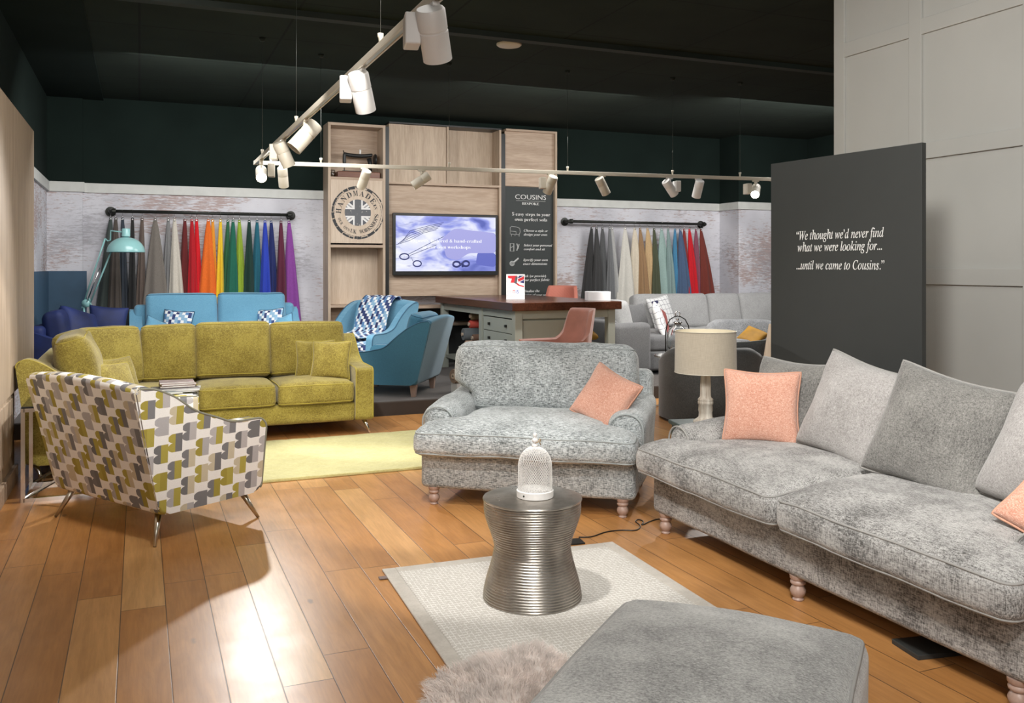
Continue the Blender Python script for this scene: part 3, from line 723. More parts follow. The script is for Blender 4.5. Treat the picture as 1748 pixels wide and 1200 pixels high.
st([(871, 389), (873, 387), (882, 388), (887, 390), (888, 396), (886, 401)], .004); st([(871, 389), (871, 400), (886, 401)], .004); st([(873, 400), (873, 404)]); st([(886, 400), (886, 404)]); st([(879, 401), (879, 403)]); st([(872, 395), (881, 396), (881, 400)])
st([(871, 416), (877, 416), (877, 429), (871, 429)], .008, True); st([(872, 423), (876, 421)]); st([(882, 416), (884, 422), (882, 428)], .009); st([(886, 417), (884, 425)], .007)
st(ell(874, 450, 3.5, 3.5), .008, True); st([(877, 448), (885, 441)], .013); st(ell(874, 450, 1.5, 1.5), .006, True)
obj('step_icons', bm, plain('chalk grey print', (.45, .46, .45), .7), sb, smooth=False)
# sewing machine on the top left shelf
sm = thing('sewing_machine', 'antique black sewing machine on wooden base in the top left bookcase box', 'sewing machine', W(11.98, Bof(611, 11.98), z(303)+ZP+.002), TH)
bm = BM(); box2(bm, (-.29, -.09, 0), (.29, .09, .085), .01); obj('base', bm, wood('red brown wood', (.20, .08, .045), (.11, .045, .03), 'x', rough=.4), sm, smooth=False)
bm = BM(); rbox(bm, (-.0, 0, .305), (.40, .06, .05), .024, (6, 2, 2), f=lambda p: Vector((p.x, p.y, p.z+.05*(p.x/.2)**2*.4))); tube(bm, [(.15, 0, .28), (.17, 0, .2), (.15, 0, .10)], [.035, .028, .045], 12); obj('arm', bm, M['black'], sm)
bm = BM(); rbox(bm, (-.185, 0, .26), (.045, .055, .14), .02, (2, 2, 4)); tube(bm, [(-.185, 0, .2), (-.185, 0, .095)], .006, 6); tube(bm, [(-.185, 0, .32), (-.20, 0, .37)], .007, 6); obj('needle_head', bm, M['black'], sm)
bm = BM(); lathe(bm, [(.02, -.012), (.075, -.014), (.082, 0), (.075, .014), (.02, .012)], 24, (.235, 0, .26), Matrix.Rotation(PI/2, 4, 'Y')); obj('hand_wheel', bm, M['black'], sm)
bm = BM(); lathe(bm, [(.012, 0), (.014, .06), (.0, .06)], 12, (.03, 0, .33)); obj('thread_spool', bm, M['white'], sm)
bm = BM(); box(bm, (-.02, 0, .09), (.4, .12, .012), 0, .003); obj('bed', bm, M['black'], sm, smooth=False)
gj = thing('glass_jar', 'small clear jar beside the sewing machine base', 'jar', W(11.95, Bof(568, 11.95), z(303)+ZP+.002))
bm = BM(); lathe(bm, [(.03, 0), (.034, .01), (.034, .09), (.026, .10), (.024, .10), (.031, .088), (.031, .012), (0, .01)], 20); gm = plain('clear glass', (.9, .92, .92), .05, var=.01, Transmission_Weight=1.0, IOR=1.45); obj('body', bm, gm, gj)
# wire ornament on the low shelf
wo = thing('wire_ornament', 'white open wire pyramid ornament behind the deep blue armchair', 'ornament', W(11.95, Bof(702, 11.95), ZP+.592))
bm = BM()
for k_ in range(4):
    a = k_*PI/2+.3; p = Vector((.085*math.cos(a), .085*math.sin(a), .004)); q = Vector((.085*math.cos(a+PI/2), .085*math.sin(a+PI/2), .004))
    tube(bm, [p, (p.x*.35, p.y*.35, .17), (0, 0, .23)], .003, 5); tube(bm, [p, q], .003, 5); tube(bm, [p*.7+Vector((0, 0, .06)), q*.7+Vector((0, 0, .06))], .003, 5)
obj('wire', bm, M['creamw'], wo)

# ================================================================ FABRIC RAILS
def pipe_rail(px0, px1, zr_, label):
    a = WA-.15; b0, b1 = Bof(px0, a), Bof(px1, a); mid = (b0+b1)/2; hw = (b1-b0)/2
    t = thing('fabric_rail', label, 'rail', W(WA, mid, zr_), TH)
    bm = BM(); tube(bm, [(-hw, -.15, 0), (hw, -.15, 0)], .021, 16); obj('pipe', bm, M['iron'], t)
    for s in (-1, 1):
        bm = BM(); tube(bm, [(s*hw, -.15, 0), (s*(hw+.025), -.14, 0), (s*(hw+.03), -.12, 0), (s*(hw+.03), -.004, 0)], .026, 14); lathe(bm, [(.0, .004), (.062, .004), (.062, .016), (.034, .02), (.03, .04)], 24, (s*(hw+.03), 0, 0), Matrix.Rotation(PI/2, 4, 'X')); 
        lathe(bm, [(.036, -.02), (.036, .02)], 18, (s*(hw-.01), -.15, 0), Matrix.Rotation(PI/2, 4, 'Y'))
        obj('wall_bracket', bm, M['iron'], t, sharp=35)
    return t
pipe_rail(193, 495, 2.195, 'black iron pipe rail on the left part of the back wall holding fabrics')
pipe_rail(974, 1202, 2.195, 'black iron pipe rail on the right part of the back wall holding fabrics')
def hung_fabric(px, p0, p1, vref, c, words, where, i, shine=.85):
    a = WA-.15; bt = Bof(px, a); bl_ = bt+(Bof(p0, a)-bt)/vref; br_ = bt+(Bof(p1, a)-bt)/vref
    zt_, zb_ = 2.115, .40
    t = thing('hanging_fabric', f'{words} fabric length hung from {where}', 'fabric', W(a, bt, zt_), TH)
    rn = random.Random(i*17+int(px)); folds = rn.choice((4, 5, 7)); ph = rn.uniform(0, 6); nu, nv = 40, 14
    bm = BM(); rings = []; dy = (-.035 if i % 2 else .012); cen = ((bl_+br_)/2-bt)
    for v in range(nv+1):
        s = v/nv; hw = .016+(abs(br_-bl_)/2*1.04-.016)*(s**.80); cx2 = cen*s; ry = .012+.062*s**.8; ring = []
        for k_ in range(nu):
            an = 2*PI*k_/nu; m_ = 1+.42*math.sin(folds*an+ph+s*.8)*min(1, s*2.2)
            ring.append(bm.verts.new((cx2+hw*math.cos(an)*(1+.05*math.sin(7*an+ph)*s), dy*min(1, s*3)+ry*math.sin(an)*m_, -s*(zt_-zb_)+(.02*math.sin(2*an) if v == nv else 0))))
        rings.append(ring)
    for A_, B_ in zip(rings, rings[1:]):
        for k_ in range(nu): bm.faces.new((A_[k_], A_[(k_+1) % nu], B_[(k_+1) % nu], B_[k_]))
    bm.faces.new(rings[0])
    hi = tuple(min(1, x*1.12) for x in c); lo = tuple(x*.8 for x in c)
    obj('cloth', bm, fabric(words+' cloth', hi, lo, (60, 300, 300), (300, 300, 40), .1, bump=.15, bd=.002, sheen=.1), t)
    bm = BM(); tube(bm, [(0, .0, -.012), (0, -.012, .0), (0, -.004, .035), (0, .024, .06), (0, .026, .095), (0, 0, .104), (0, -.025, .09)], .0022, 5); obj('hook', bm, M['chrome'], t)
    bm = BM(); lathe(bm, [(.006, -.002), (.011, -.002), (.011, .002), (.006, .002)], 12, (0, -.02, -.02), Matrix.Rotation(PI/2, 4, 'X'), cap=False); obj('eyelet', bm, M['chrome'], t)
Lc = [('dark green grey', (.045, .060, .055), 590, 505, 600), ('dark taupe', (.075, .062, .052), 617, 572, 650), ('slate navy', (.035, .045, .06), 653, 636, 690), ('near black', (.018, .018, .018), 706, 682, 726), ('brown taupe', (.115, .085, .07), 757, 718, 778), ('warm stone grey', (.17, .15, .13), 827, 776, 884), ('mid grey', (.20, .20, .20), 897, 866, 916), ('off white', (.56, .52, .45), 930, 908, 973), ('maroon', (.12, .012, .012), 985, 958, 1006), ('crimson red', (.42, .004, .012), 1022, 1003, 1045), ('bright red', (.62, .004, .012), 1047, 1038, 1076), ('orange', (.72, .14, .012), 1110, 1065, 1145), ('amber', (.72, .28, .02), 1133, 1126, 1158), ('yellow', (.78, .50, .02), 1175, 1152, 1188), ('forest green', (.02, .11, .045), 1215, 1182, 1218), ('emerald green', (.008, .12, .075), 1242, 1208, 1262), ('lime green', (.28, .40, .03), 1275, 1260, 1308), ('bottle green', (.006, .035, .025), 1328, 1298, 1348), ('petrol teal', (.01, .11, .16), 1370, 1342, 1394), ('cobalt blue', (.02, .05, .42), 1412, 1388, 1438), ('navy blue', (.012, .022, .12), 1445, 1432, 1480), ('plum', (.10, .012, .035), 1497, 1474, 1520), ('purple', (.22, .05, .28), 1540, 1513, 1602)]
k = 560/1748
for i, (wd, c, tx, l_, r_) in enumerate(Lc): hung_fabric(tx*k, l_*k, r_*k, .79 if (i < 5 or i == 22) else .57, c, wd, 'the left pipe rail', i)
Rc = [('charcoal black', (.03, .03, .03), 300, 258, 306), ('dark charcoal', (.045, .045, .045), 322, 300, 342), ('graphite grey', (.085, .088, .09), 350, 334, 378), ('smoke grey', (.16, .165, .17), 383, 366, 398), ('pale grey', (.40, .40, .39), 395, 386, 432), ('ivory', (.62, .60, .54), 455, 418, 486), ('cream', (.64, .57, .45), 500, 478, 548), ('tan brown', (.30, .18, .09), 525, 518, 560), ('sandy beige', (.55, .38, .20), 560, 552, 614), ('olive green', (.07, .08, .045), 590, 578, 612), ('pale aqua', (.30, .42, .39), 625, 608, 676), ('sage aqua', (.22, .31, .30), 655, 645, 680), ('sky blue', (.06, .22, .38), 688, 673, 702), ('slate blue', (.065, .11, .20), 712, 698, 752), ('brick red', (.24, .03, .025), 730, 728, 762), ('scarlet', (.55, .006, .015), 755, 744, 787), ('mauve', (.24, .07, .11), 785, 776, 812), ('rust brown', (.16, .028, .018), 808, 806, 860)]
k = 520/1418
for i, (wd, c, tx, l_, r_) in enumerate(Rc): hung_fabric(900+tx*k, 900+l_*k, 900+r_*k, .60, c, wd, 'the right pipe rail', i)
# ================================================================ FURNITURE BUILDERS
def turned_leg(parent, x, y, h=.115, r=.036, m=None, name='leg'):
    pr = [(0, 0), (r*.62, 0), (r*.72, h*.05), (r*.55, h*.13), (r*.78, h*.20), (r*.95, h*.32), (r*.98, h*.42), (r*.8, h*.54), (r*.66, h*.60), (r*.92, h*.66), (r*.96, h*.74), (r*.80, h*.80), (r*1.0, h*.86), (r*1.05, h), (0, h)]
    bm = BM(); lathe(bm, pr, 24); return obj(name, bm, m or M['legwood'], parent, loc=(x, y, 0), sharp=50)
def sm(x, a, b): t = max(0, min(1, (x-a)/(b-a))); return t*t*(3-2*t)

def howard_seat(t, Wd, m, mp, seats=1, D=1.0, arm_h=.635, back_h=.80, backs=1, legs=None, arms=(1, 1), back_m=None, seed=0, cush_m=None):
    """low armed feather seat: base, arms, frame back, T shaped seat cushion(s), turned legs"""
    hw = Wd/2; cm = cush_m or m
    bm = BM(); rbox(bm, (0, .0, .225), (Wd-.05, D-.10, .235), .035, (12, 6, 3), 3, lambda p: p+nz3(p, 3, .004, seed)); obj('base', bm, m, t)
    aw = .235
    for s, on in zip((-1, 1), arms):
        if not on: continue
        def fa(p, s=s):
            q = Vector(p); q.x += s*.02*sm(p.z, -.1, .25)
            q.z += (.02*sm(p.y, .1, .4)-.03*sm(-p.y, .0, .4))*sm(p.z, -.2, .2); return q+nz3(p, 4, .004, s+seed)
        az = arm_h-.11
        bm = BM(); rbox(bm, (0, 0, 0), (aw, D-.20, az), .085, (4, 10, 8), 5, fa); ao = obj('arm', bm, m, t, loc=(s*(hw-aw/2), .07, .11+az/2))
        # piping round the arm front
        bm = BM(); pts = []
        for i in range(21):
            an = PI*i/20; pts.append(fa(Vector((-(aw/2-.012)*math.cos(an), -(D-.20)/2+.015, az/2-.10+.098*math.sin(an)))))
        pts = [Vector((pts[0].x, pts[0].y, -az/2+.20))]+pts+[Vector((pts[-1].x, pts[-1].y, -az/2+.20))]
        tube(bm, pts, .0055, 6); obj('piping', bm, mp, ao)
    bm = BM(); rbox(bm, (0, D/2-.10, .11+(back_h-.11)/2), (Wd-.02, .16, back_h-.11), .06, (12, 2, 8), 4, lambda p: Vector((p.x, p.y+.05*sm(p.z, -.3, .35), p.z))+nz3(p, 3, .004, seed)); obj('back_frame', bm, m, t)
    cw = (Wd-.02)/seats
    for i in range(seats):
        c0 = -hw+.01+cw*(i+.5); L, Rr = i == 0, i == seats-1
        def ex(q, c0=c0, L=L, Rr=Rr):
            X_ = q.x+c0; lim = hw-aw+.02; f = sm(q.y, -.26, -.16)
            if L and X_ < 0: X_ = X_*(1-f)+max(-lim, X_*lim/hw)*f if X_ < 0 else X_
            if Rr and X_ > 0: X_ = X_*(1-f)+X_*lim/hw*f
            fr = sm(-q.y, .15, .48)
            return Vector((X_-c0, q.y, q.z-.035*fr*(.35+.65*sm(q.z, -.09, .09))))
        o = box_cushion(t, 'seat_cushion', (c0, -.115, .430), (cw, .90, .185), cm, mp, .062, .045, seed+i, .010, (16, 14, 4), ex, side=.01)
    for x in (legs or (-hw+.11, hw-.11)):
        for y in (-D/2+.09, D/2-.10): turned_leg(t, x, y)
    return t
# ---------------------------------------------------------------- blue grey love seat
t = thing('love_seat', 'wide blue grey chenille love seat with a single seat cushion on turned legs', 'armchair', (.190, 5.93, 0), math.radians(-14.8))
howard_seat(t, 1.41, M['snug'], M['snugpipe'], 1, 1.0, legs=(-.60, .60), back_h=.80, seed=2)
bc = lambda q: Vector((q.x*(1-.20*(1-sm(q.z, -.12, -.02))), q.y, q.z))
box_cushion(t, 'back_cushion', (-.02, .235, .735), (1.28, .25, .47), M['snug'], M['snugpipe'], .095, .02, 5, .010, (16, 4, 10), bc, rot=(math.radians(-9), 0, 0), side=.04)
# ---------------------------------------------------------------- long grey sofa on the right
SOF = Vector((1.67, 4.2, 0)); SR = math.radians(-67.4)
t = thing('sofa', 'long warm grey chenille sofa with two seat cushions and turned legs along the right side', 'sofa', SOF, SR)
howard_seat(t, 2.42, M['sofa'], M['sofapipe'], 2, 1.0, legs=(-1.1, 0, 1.1), back_h=.74, seed=11, arm_h=.625)
def on_sofa(x, y, z): return SOF+Matrix.Rotation(SR, 3, 'Z') @ Vector((x, y, z))
def sofa_rot(tilt, turn=0, roll=0): return (Matrix.Rotation(SR+math.radians(turn), 4, 'Z') @ Matrix.Rotation(math.radians(-tilt), 4, 'X') @ Matrix.Rotation(math.radians(roll), 4, 'Y')).to_euler()
cushion_thing('cushion', 'dark grey back cushion at the far end of the long sofa, behind the salmon one', on_sofa(-.82, .19, .50), sofa_rot(16, 6), .62, .50, .20, M['sofad'], M['sofapipe'], 'scatter cushions on the long sofa', 3, n=18)
cushion_thing('cushion', 'light grey cushion leaning in the middle of the long sofa, its left corner highest', on_sofa(-.30, .10, .505), sofa_rot(20, 5, 10), .66, .56, .22, M['sofal'], M['sofapipe'], 'scatter cushions on the long sofa', 4, n=20)
cushion_thing('cushion', 'dark mottled grey cushion overlapping the light one, right of it on the long sofa', on_sofa(.29, .00, .505), sofa_rot(22, 12, 10), .64, .57, .23, M['sofad'], M['sofapipe'], 'scatter cushions on the long sofa', 5, n=20)
cushion_thing('cushion', 'light grey rounded cushion at the near right end of the long sofa', on_sofa(.84, .04, .50), sofa_rot(18, 4, 14), .64, .52, .30, M['sofal'], M['sofapipe'], 'scatter cushions on the long sofa', 6, n=18)
cushion_thing('cushion', 'square salmon cushion standing at the far end of the long grey sofa', on_sofa(-.76, -.02, .525), (Matrix.Rotation(math.radians(-22), 4, 'Z') @ Matrix.Rotation(math.radians(-10), 4, 'X')).to_euler(), .43, .42, .15, M['salmon'], M['salmonpipe'], 'salmon cushions', 7, n=20)
cushion_thing('cushion', 'salmon cushion cut by the right edge of the frame, leaning against the near sofa arm', on_sofa(1.02, -.20, .50), sofa_rot(30, 30, 30), .40, .38, .15, M['salmon'], M['salmonpipe'], 'salmon cushions', 8, n=20)
LV = Vector((.190, 5.93, 0)); LR = math.radians(-14.8)
cushion_thing('cushion', 'salmon cushion tipped against the right arm of the blue grey love seat', LV+Matrix.Rotation(LR, 3, 'Z') @ Vector((.355, -.14, .505)), (Matrix.Rotation(LR+math.radians(-22), 4, 'Z') @ Matrix.Rotation(math.radians(-26), 4, 'X') @ Matrix.Rotation(math.radians(22), 4, 'Y')).to_euler(), .40, .38, .16, M['salmon'], M['salmonpipe'], 'salmon cushions', 9, n=20)

# ---------------------------------------------------------------- accent chair builder (sloping arms)
def accent_chair(t, Wd, D, h, arm, m, mp, leg='metal', inner=None, cush=None, uv=False, bot=.165, arm_w=.10, lean=.10, backc=None, seatz=.44):
    hw = Wd/2; hd = D/2; inner = inner or m
    prof = [(-hd, bot), (hd-.06, bot), (hd+lean, h-.015), (hd+lean-.02, h), (hd+lean-.10, h-.005), (hd-.12, h-.055), (hd-.26, h-.16), (hd-.40, arm+.055), (-hd+.24, arm+.012), (-hd+.03, arm+.01), (-hd-.01, arm-.03), (-hd-.005, arm-.30)]
    pr = smooth_poly(prof, .06, 5)
    fl = lambda s: (lambda p: Vector((p.x+s*.035*sm(p.z, bot, arm)-s*.02*sm(p.y, -hd*.2, hd)*0, p.y, p.z)))
    for s in (-1, 1):
        xa_, xb_ = (hw-arm_w)*s, hw*s
        bm = BM(); prism(bm, pr, min(xa_, xb_), max(xa_, xb_), .016, f=fl(s)); ao = obj('arm', bm, m, t, uv=uv, wn=True, sharp=50)
        top = [p for p in pr if p[1] > arm-.06 or p[0] < -hd+.02]
        i0 = max(range(len(pr)), key=lambda i: pr[i][1]+pr[i][0]*.2); seq = [pr[(i0+i) % len(pr)] for i in range(len(pr))]
        cut = next(i for i, p in enumerate(seq) if p[1] < bot+.02); seq = seq[:cut]
        bm = BM(); tube(bm, [fl(s)(Vector((s*(hw-.004), p[0], p[1]))) for p in seq], .007, 6); obj('piping', bm, mp, ao)
    def fb(p):
        k_ = 1-(p.x/hw)**2; return Vector((p.x*(1+.07*sm(p.z, bot, h)), p.y+.03*k_*sm(p.z, .3, h), p.z+(.035*k_ if p.z > h-.1 else 0)))
    bp = smooth_poly([(hd-.06, bot), (hd+lean+.012, h-.0), (hd+lean-.05, h+.015), (hd+lean-.12, h-.02), (hd-.20, .34), (hd-.22, bot)], .035, 5)
    bm = BM(); prism(bm, bp, -hw+.012, hw-.012, .014, f=fb, n=10); obj('back', bm, m, t, uv=uv, wn=True, sharp=50)
    bm = BM(); box2(bm, (-hw+arm_w*.8, -hd+.02, bot), (hw-arm_w*.8, hd-.18, seatz-.14), .01); obj('seat_base', bm, m, t, smooth=False, uv=uv)
    box_cushion(t, 'seat_cushion', (0, -.06, seatz-.06), (Wd-2*arm_w-.01, D-.20, .15), cush or inner, mp, .05, .03, 1, .005, uv=True)
    if backc:
        box_cushion(t, 'back_cushion', (0, hd-.16, seatz+.18+.03), (Wd-2*arm_w-.02, .16, h-seatz-.02+backc), inner, mp, .06, .01, 2, .006, (8, 3, 8), rot=(math.radians(-14), 0, 0), uv=True, side=.02)
    for sx_ in (-1, 1):
        for sy in (-1, 1):
            tp = Vector((sx_*(hw-.10), sy*(hd-.10)-.02, bot+.01)); bt_ = tp+Vector((sx_*.075, sy*.075, 0)); bt_.z = 0
            bm = BM()
            if leg == 'metal': tube(bm, [tp, tp.lerp(bt_, .5), bt_+Vector((0, 0, .003))], [.021, .015, .009], 12)
            else:
                tp.z = bot+.005; bt_ = tp+Vector((sx_*.0, sy*.035, 0)); bt_.z = 0
                bmesh.ops.create_cone(bm, cap_ends=True, segments=4, radius1=.03, radius2=.05, depth=bot, matrix=Matrix.Translation((tp.x, tp.y, bot/2)) @ Matrix.Rotation(PI/4, 4, 'Z'))
            obj('leg', bm, M['brushed'] if leg == 'metal' else M['legwood'], t, smooth=(leg == 'metal'))
    return t
t = thing('accent_chair', 'wide armchair in white, grey and olive block print seen from behind on splayed metal legs', 'armchair', (-2.145, 5.36, 0), math.radians(145.0))
accent_chair(t, 1.06, .74, .865, .60, M['accent'], M['accentpipe'], uv=True)
# blue chairs on the platform
t = thing('armchair', 'deep blue armchair turned away to the left, on the carpeted platform', 'armchair', (-1.27, 9.80, ZP), math.radians(-101))
accent_chair(t, .90, .86, .80, .46, M['blued'], M['bluepipe'], leg='block', bot=.13, lean=.10, backc=.14, seatz=.40)
BC = Vector((-1.84, 11.0, ZP))
t = thing('armchair', 'sky blue armchair facing left with patterned inside, in front of the oak unit', 'armchair', BC, math.radians(-30))
accent_chair(t, .92, .80, .92, .56, M['blue'], M['bluepipe'], leg='block', inner=M['blueprint'], bot=.13, lean=.10, backc=.0, seatz=.44)
def blanket():
    bm = BM(); n_, m_ = 14, 22; V = []
    path = [(.60, .60), (.545, .86), (.50, .975), (.44, 1.005), (.37, .95), (.28, .82), (.20, .66), (.16, .575), (.05, .535), (-.12, .525), (-.3, .515)]
    path = smooth_poly(path, .05, 2)
    path = path[2:-2]
    for s in (0, 1):
        rows = []
        for j, (y_, z_) in enumerate(path):
            rows.append([bm.verts.new((-.25+.50*i/n_+.02*math.sin(j*.4), y_-.055+s*.004, z_+s*.009+.006*math.sin(i*1.1+j*.3))) for i in range(n_+1)])
        V.append(rows)
    J = len(path)
    for s in (0, 1):
        for j in range(J-1):
            for i in range(n_): bm.faces.new((V[s][j][i], V[s][j][i+1], V[s][j+1][i+1], V[s][j+1][i]))
    for j in range(J-1):
        for i in (0, n_): bm.faces.new((V[0][j][i], V[0][j+1][i], V[1][j+1][i], V[1][j][i]))
    return bm
t = obj('throw_blanket', blanket(), M['blueprint'], None, uv=True, loc=BC+Vector((0, 0, .0)), rot=(0, 0, math.radians(-30)))
tag(t, 'blue and white block print throw draped over the back of the sky blue armchair', 'blanket')

# ---------------------------------------------------------------- mustard corner sofa (room axes)
t = thing('corner_sofa', 'mustard yellow corner sofa curving round the left with loose back cushions', 'sofa', W(8.4, .6), TH)
def LC(b, a, z): return (b-.6, a-8.4, z)
def seg(name, b0, b1, a0, a1, z0, z1, r=.04, **kw):
    bm = BM(); rbox(bm, (0, 0, 0), (b1-b0, a1-a0, z1-z0), r, (8, 6, 4), 3, lambda p: p+nz3(p, 3, .003)); return obj(name, bm, M['lemon'], t, loc=LC((b0+b1)/2, (a0+a1)/2, (z0+z1)/2), **kw)
seg('base', -.72, 1.80, 7.97, 8.80, .125, .30); seg('base', -.72, .20, 7.14, 8.0, .125, .30)
seg('back_frame', -.70, 1.93, 8.66, 8.83, .125, .80); seg('back_frame', -.74, -.58, 7.0, 8.8, .125, .80)
LP = M['lemonpipe']
ye = lambda q: q
for b0, b1 in ((1.11, 1.785), (.455, 1.10)): box_cushion(t, 'seat_cushion', LC((b0+b1)/2, 8.27, .385), (b1-b0, .68, .185), M['lemon'], LP, .05, .035, b0, .006, side=.01)
box_cushion(t, 'seat_cushion', LC(-.12, 8.25, .385), (1.12, .72, .185), M['lemon'], LP, .05, .03, 4, .006)
box_cushion(t, 'seat_cushion', LC(-.16, 7.47, .385), (.76, .80, .185), M['lemon'], LP, .05, .03, 5, .006)
for b0, b1, dz, tw in ((1.12, 1.80, 0, 0), (.47, 1.12, .01, 0), (.01, .47, .0, 0)):
    box_cushion(t, 'back_cushion', LC((b0+b1)/2, 8.56, .735+dz), (b1-b0+.01, .20, .50), M['lemon'], LP, .06, .01, b0*3, .008, (8, 3, 8), rot=(math.radians(-12), 0, tw), side=.035)
box_cushion(t, 'back_cushion', LC(-.25, 8.42, .735), (.56, .20, .50), M['lemon'], LP, .06, .01, 9, .008, (8, 3, 8), rot=(math.radians(-12), 0, math.radians(28)), side=.035)
box_cushion(t, 'back_cushion', LC(-.46, 8.02, .74), (.50, .20, .50), M['lemon'], LP, .06, .01, 10, .01, (8, 3, 8), rot=(math.radians(-12), 0, math.radians(80)), side=.04)
box_cushion(t, 'back_cushion', LC(-.42, 7.50, .75), (.60, .22, .50), M['lemon'], LP, .07, .01, 12, .012, (8, 3, 8), rot=(math.radians(-14), math.radians(0), math.radians(92)), side=.06)
def lemon_arm(x0_, x1_, lo, bk):
    pr = smooth_poly([(lo, .125), (bk, .125), (bk+.02, .84), (bk-.05, .86), (bk-.16, .80), (bk-.32, .66), (bk-.46, .605), (lo+.03, .60), (lo-.005, .58)], .05, 5)
    bm = BM(); prism(bm, pr, x0_, x1_, .022)
    o = obj('arm', bm, M['lemon'], t, wn=True, sharp=50)
    i0 = max(range(len(pr)), key=lambda i: pr[i][1]); seq = [pr[(i0+i) % len(pr)] for i in range(len(pr))]
    cut = next(i for i, p in enumerate(seq) if p[1] < .14); seq = seq[:cut]
    for xx in (x0_+.006, x1_-.006): bm = BM(); tube(bm, [(xx, p[0], p[1]) for p in seq], .006, 6); obj('piping', bm, LP, o)
lemon_arm(1.79-.6, 1.955-.6, 7.95-8.4, 8.83-8.4)
# the wing's end arm runs across (along b)
pr = smooth_poly([(.20-.6, .125), (-.70-.6, .125), (-.79-.6, .84), (-.72-.6, .87), (-.62-.6, .83), (-.44-.6, .70), (-.25-.6, .62), (.17-.6, .60), (.20-.6, .57)], .05, 5)
bm = BM(); prism(bm, pr, 6.99-8.4, 7.15-8.4, .022, axis='y'); o = obj('arm', bm, M['lemon'], t, wn=True, sharp=50)
bm = BM(); tube(bm, [(p[0], 6.996-8.4, p[1]) for p in pr if p[1] > .3], .006, 6); obj('piping', bm, LP, o)
for b_, a_, sa in ((1.90, 8.02, -1), (1.88, 8.74, 1), (.1, 7.02, -1), (-.65, 7.05, -1), (-.6, 8.7, 1)):
    bm = BM(); tube(bm, [LC(b_-.02, a_, .13), LC(b_+.005, a_+sa*.02, .07), LC(b_+.03, a_+sa*.05, .003)], [.022, .013, .009], 10); obj('leg', bm, M['chrome'], t)
def lc_rot(tilt, turn, roll=0): return (Matrix.Rotation(TH+math.radians(turn), 4, 'Z') @ Matrix.Rotation(math.radians(-tilt), 4, 'X') @ Matrix.Rotation(math.radians(roll), 4, 'Y')).to_euler()
cushion_thing('cushion', 'small square mustard cushion in front, leaning on the right arm of the corner sofa', W(8.17, 1.60, .475), lc_rot(16, -24), .38, .37, .13, M['lemon'], LP, 'small mustard cushions', 21)
cushion_thing('cushion', 'small mustard cushion tucked behind the one leaning on the right sofa arm', W(8.33, 1.50, .475), lc_rot(16, -8), .38, .37, .12, M['lemon'], LP, 'small mustard cushions', 22)
cushion_thing('cushion', 'small mustard cushion on the left wing, in front of its twin above the patterned chair', W(7.36, -.12, .475), lc_rot(26, 50, 4), .40, .34, .13, M['lemon'], LP, 'small mustard cushions', 23)
cushion_thing('cushion', 'small mustard cushion on the left wing, behind its twin, with its piped corner showing', W(7.52, -.10, .475), lc_rot(22, 48), .40, .36, .12, M['lemon'], LP, 'small mustard cushions', 24)
# ---------------------------------------------------------------- footstool with magazines
FS = Vector((-2.43, 6.32, 0)); t = thing('footstool', 'square block print pouffe behind the patterned chair arm, magazines on top', 'footstool', FS, TH)
box_cushion(t, 'body', (0, 0, .355), (.40, .38, .51), M['accent'], M['accentpipe'], .03, .012, 4, .003, (8, 8, 6), uv=True, pz=.8)
for sx_ in (-1, 1):
    for sy in (-1, 1): bm = BM(); tube(bm, [(sx_*.14, sy*.13, .11), (sx_*.16, sy*.15, .0)], [.018, .009], 10); obj('leg', bm, M['brushed'], t)
zz = .624; rn = random.Random(5)
mags = [('open pale magazine lying lowest on the footstool, its edge sticking out left', .30, .23, .006, (.55, .58, .55), (-.08, -.05), .25), ('grey blue magazine in the wide lower stack on the footstool', .30, .22, .007, (.12, .16, .17), (.03, -.02), .1), ('white covered magazine in the wide lower stack on the footstool', .29, .22, .007, (.55, .56, .55), (.07, .0), -.1), ('dark covered magazine topping the wide lower stack on the footstool', .29, .21, .007, (.06, .06, .07), (.05, .01), .18), ('brown edged magazine at the bottom of the small upper pile on the footstool', .23, .17, .014, (.16, .09, .06), (.06, .05), .05), ('pinkish magazine in the small upper pile on the footstool', .23, .17, .012, (.38, .26, .24), (.065, .05), .1), ('glossy mauve grey magazine on top of the small upper pile', .23, .165, .010, (.25, .2, .21), (.06, .052), .02)]
for lb, sx_, sy_, th, c, off, an in mags:
    m_ = thing('magazine', lb, 'magazine', FS+Matrix.Rotation(TH, 3, 'Z') @ Vector((off[0], off[1], zz)), TH+an, 'magazines on the footstool')
    bm = BM(); box2(bm, (-sx_/2, -sy_/2, 0), (sx_/2, sy_/2, th), .001); obj('cover', bm, plain('magazine cover', c, .3, var=.4, scale=14), m_, smooth=False)
    bm = BM(); box2(bm, (-sx_/2+.001, -sy_/2-.0006, th*.2), (sx_/2+.0006, sy_/2-.001, th*.8)); obj('pages', bm, plain('paper edges', (.6, .58, .54), .7), m_, smooth=False)
    zz += th+.0008
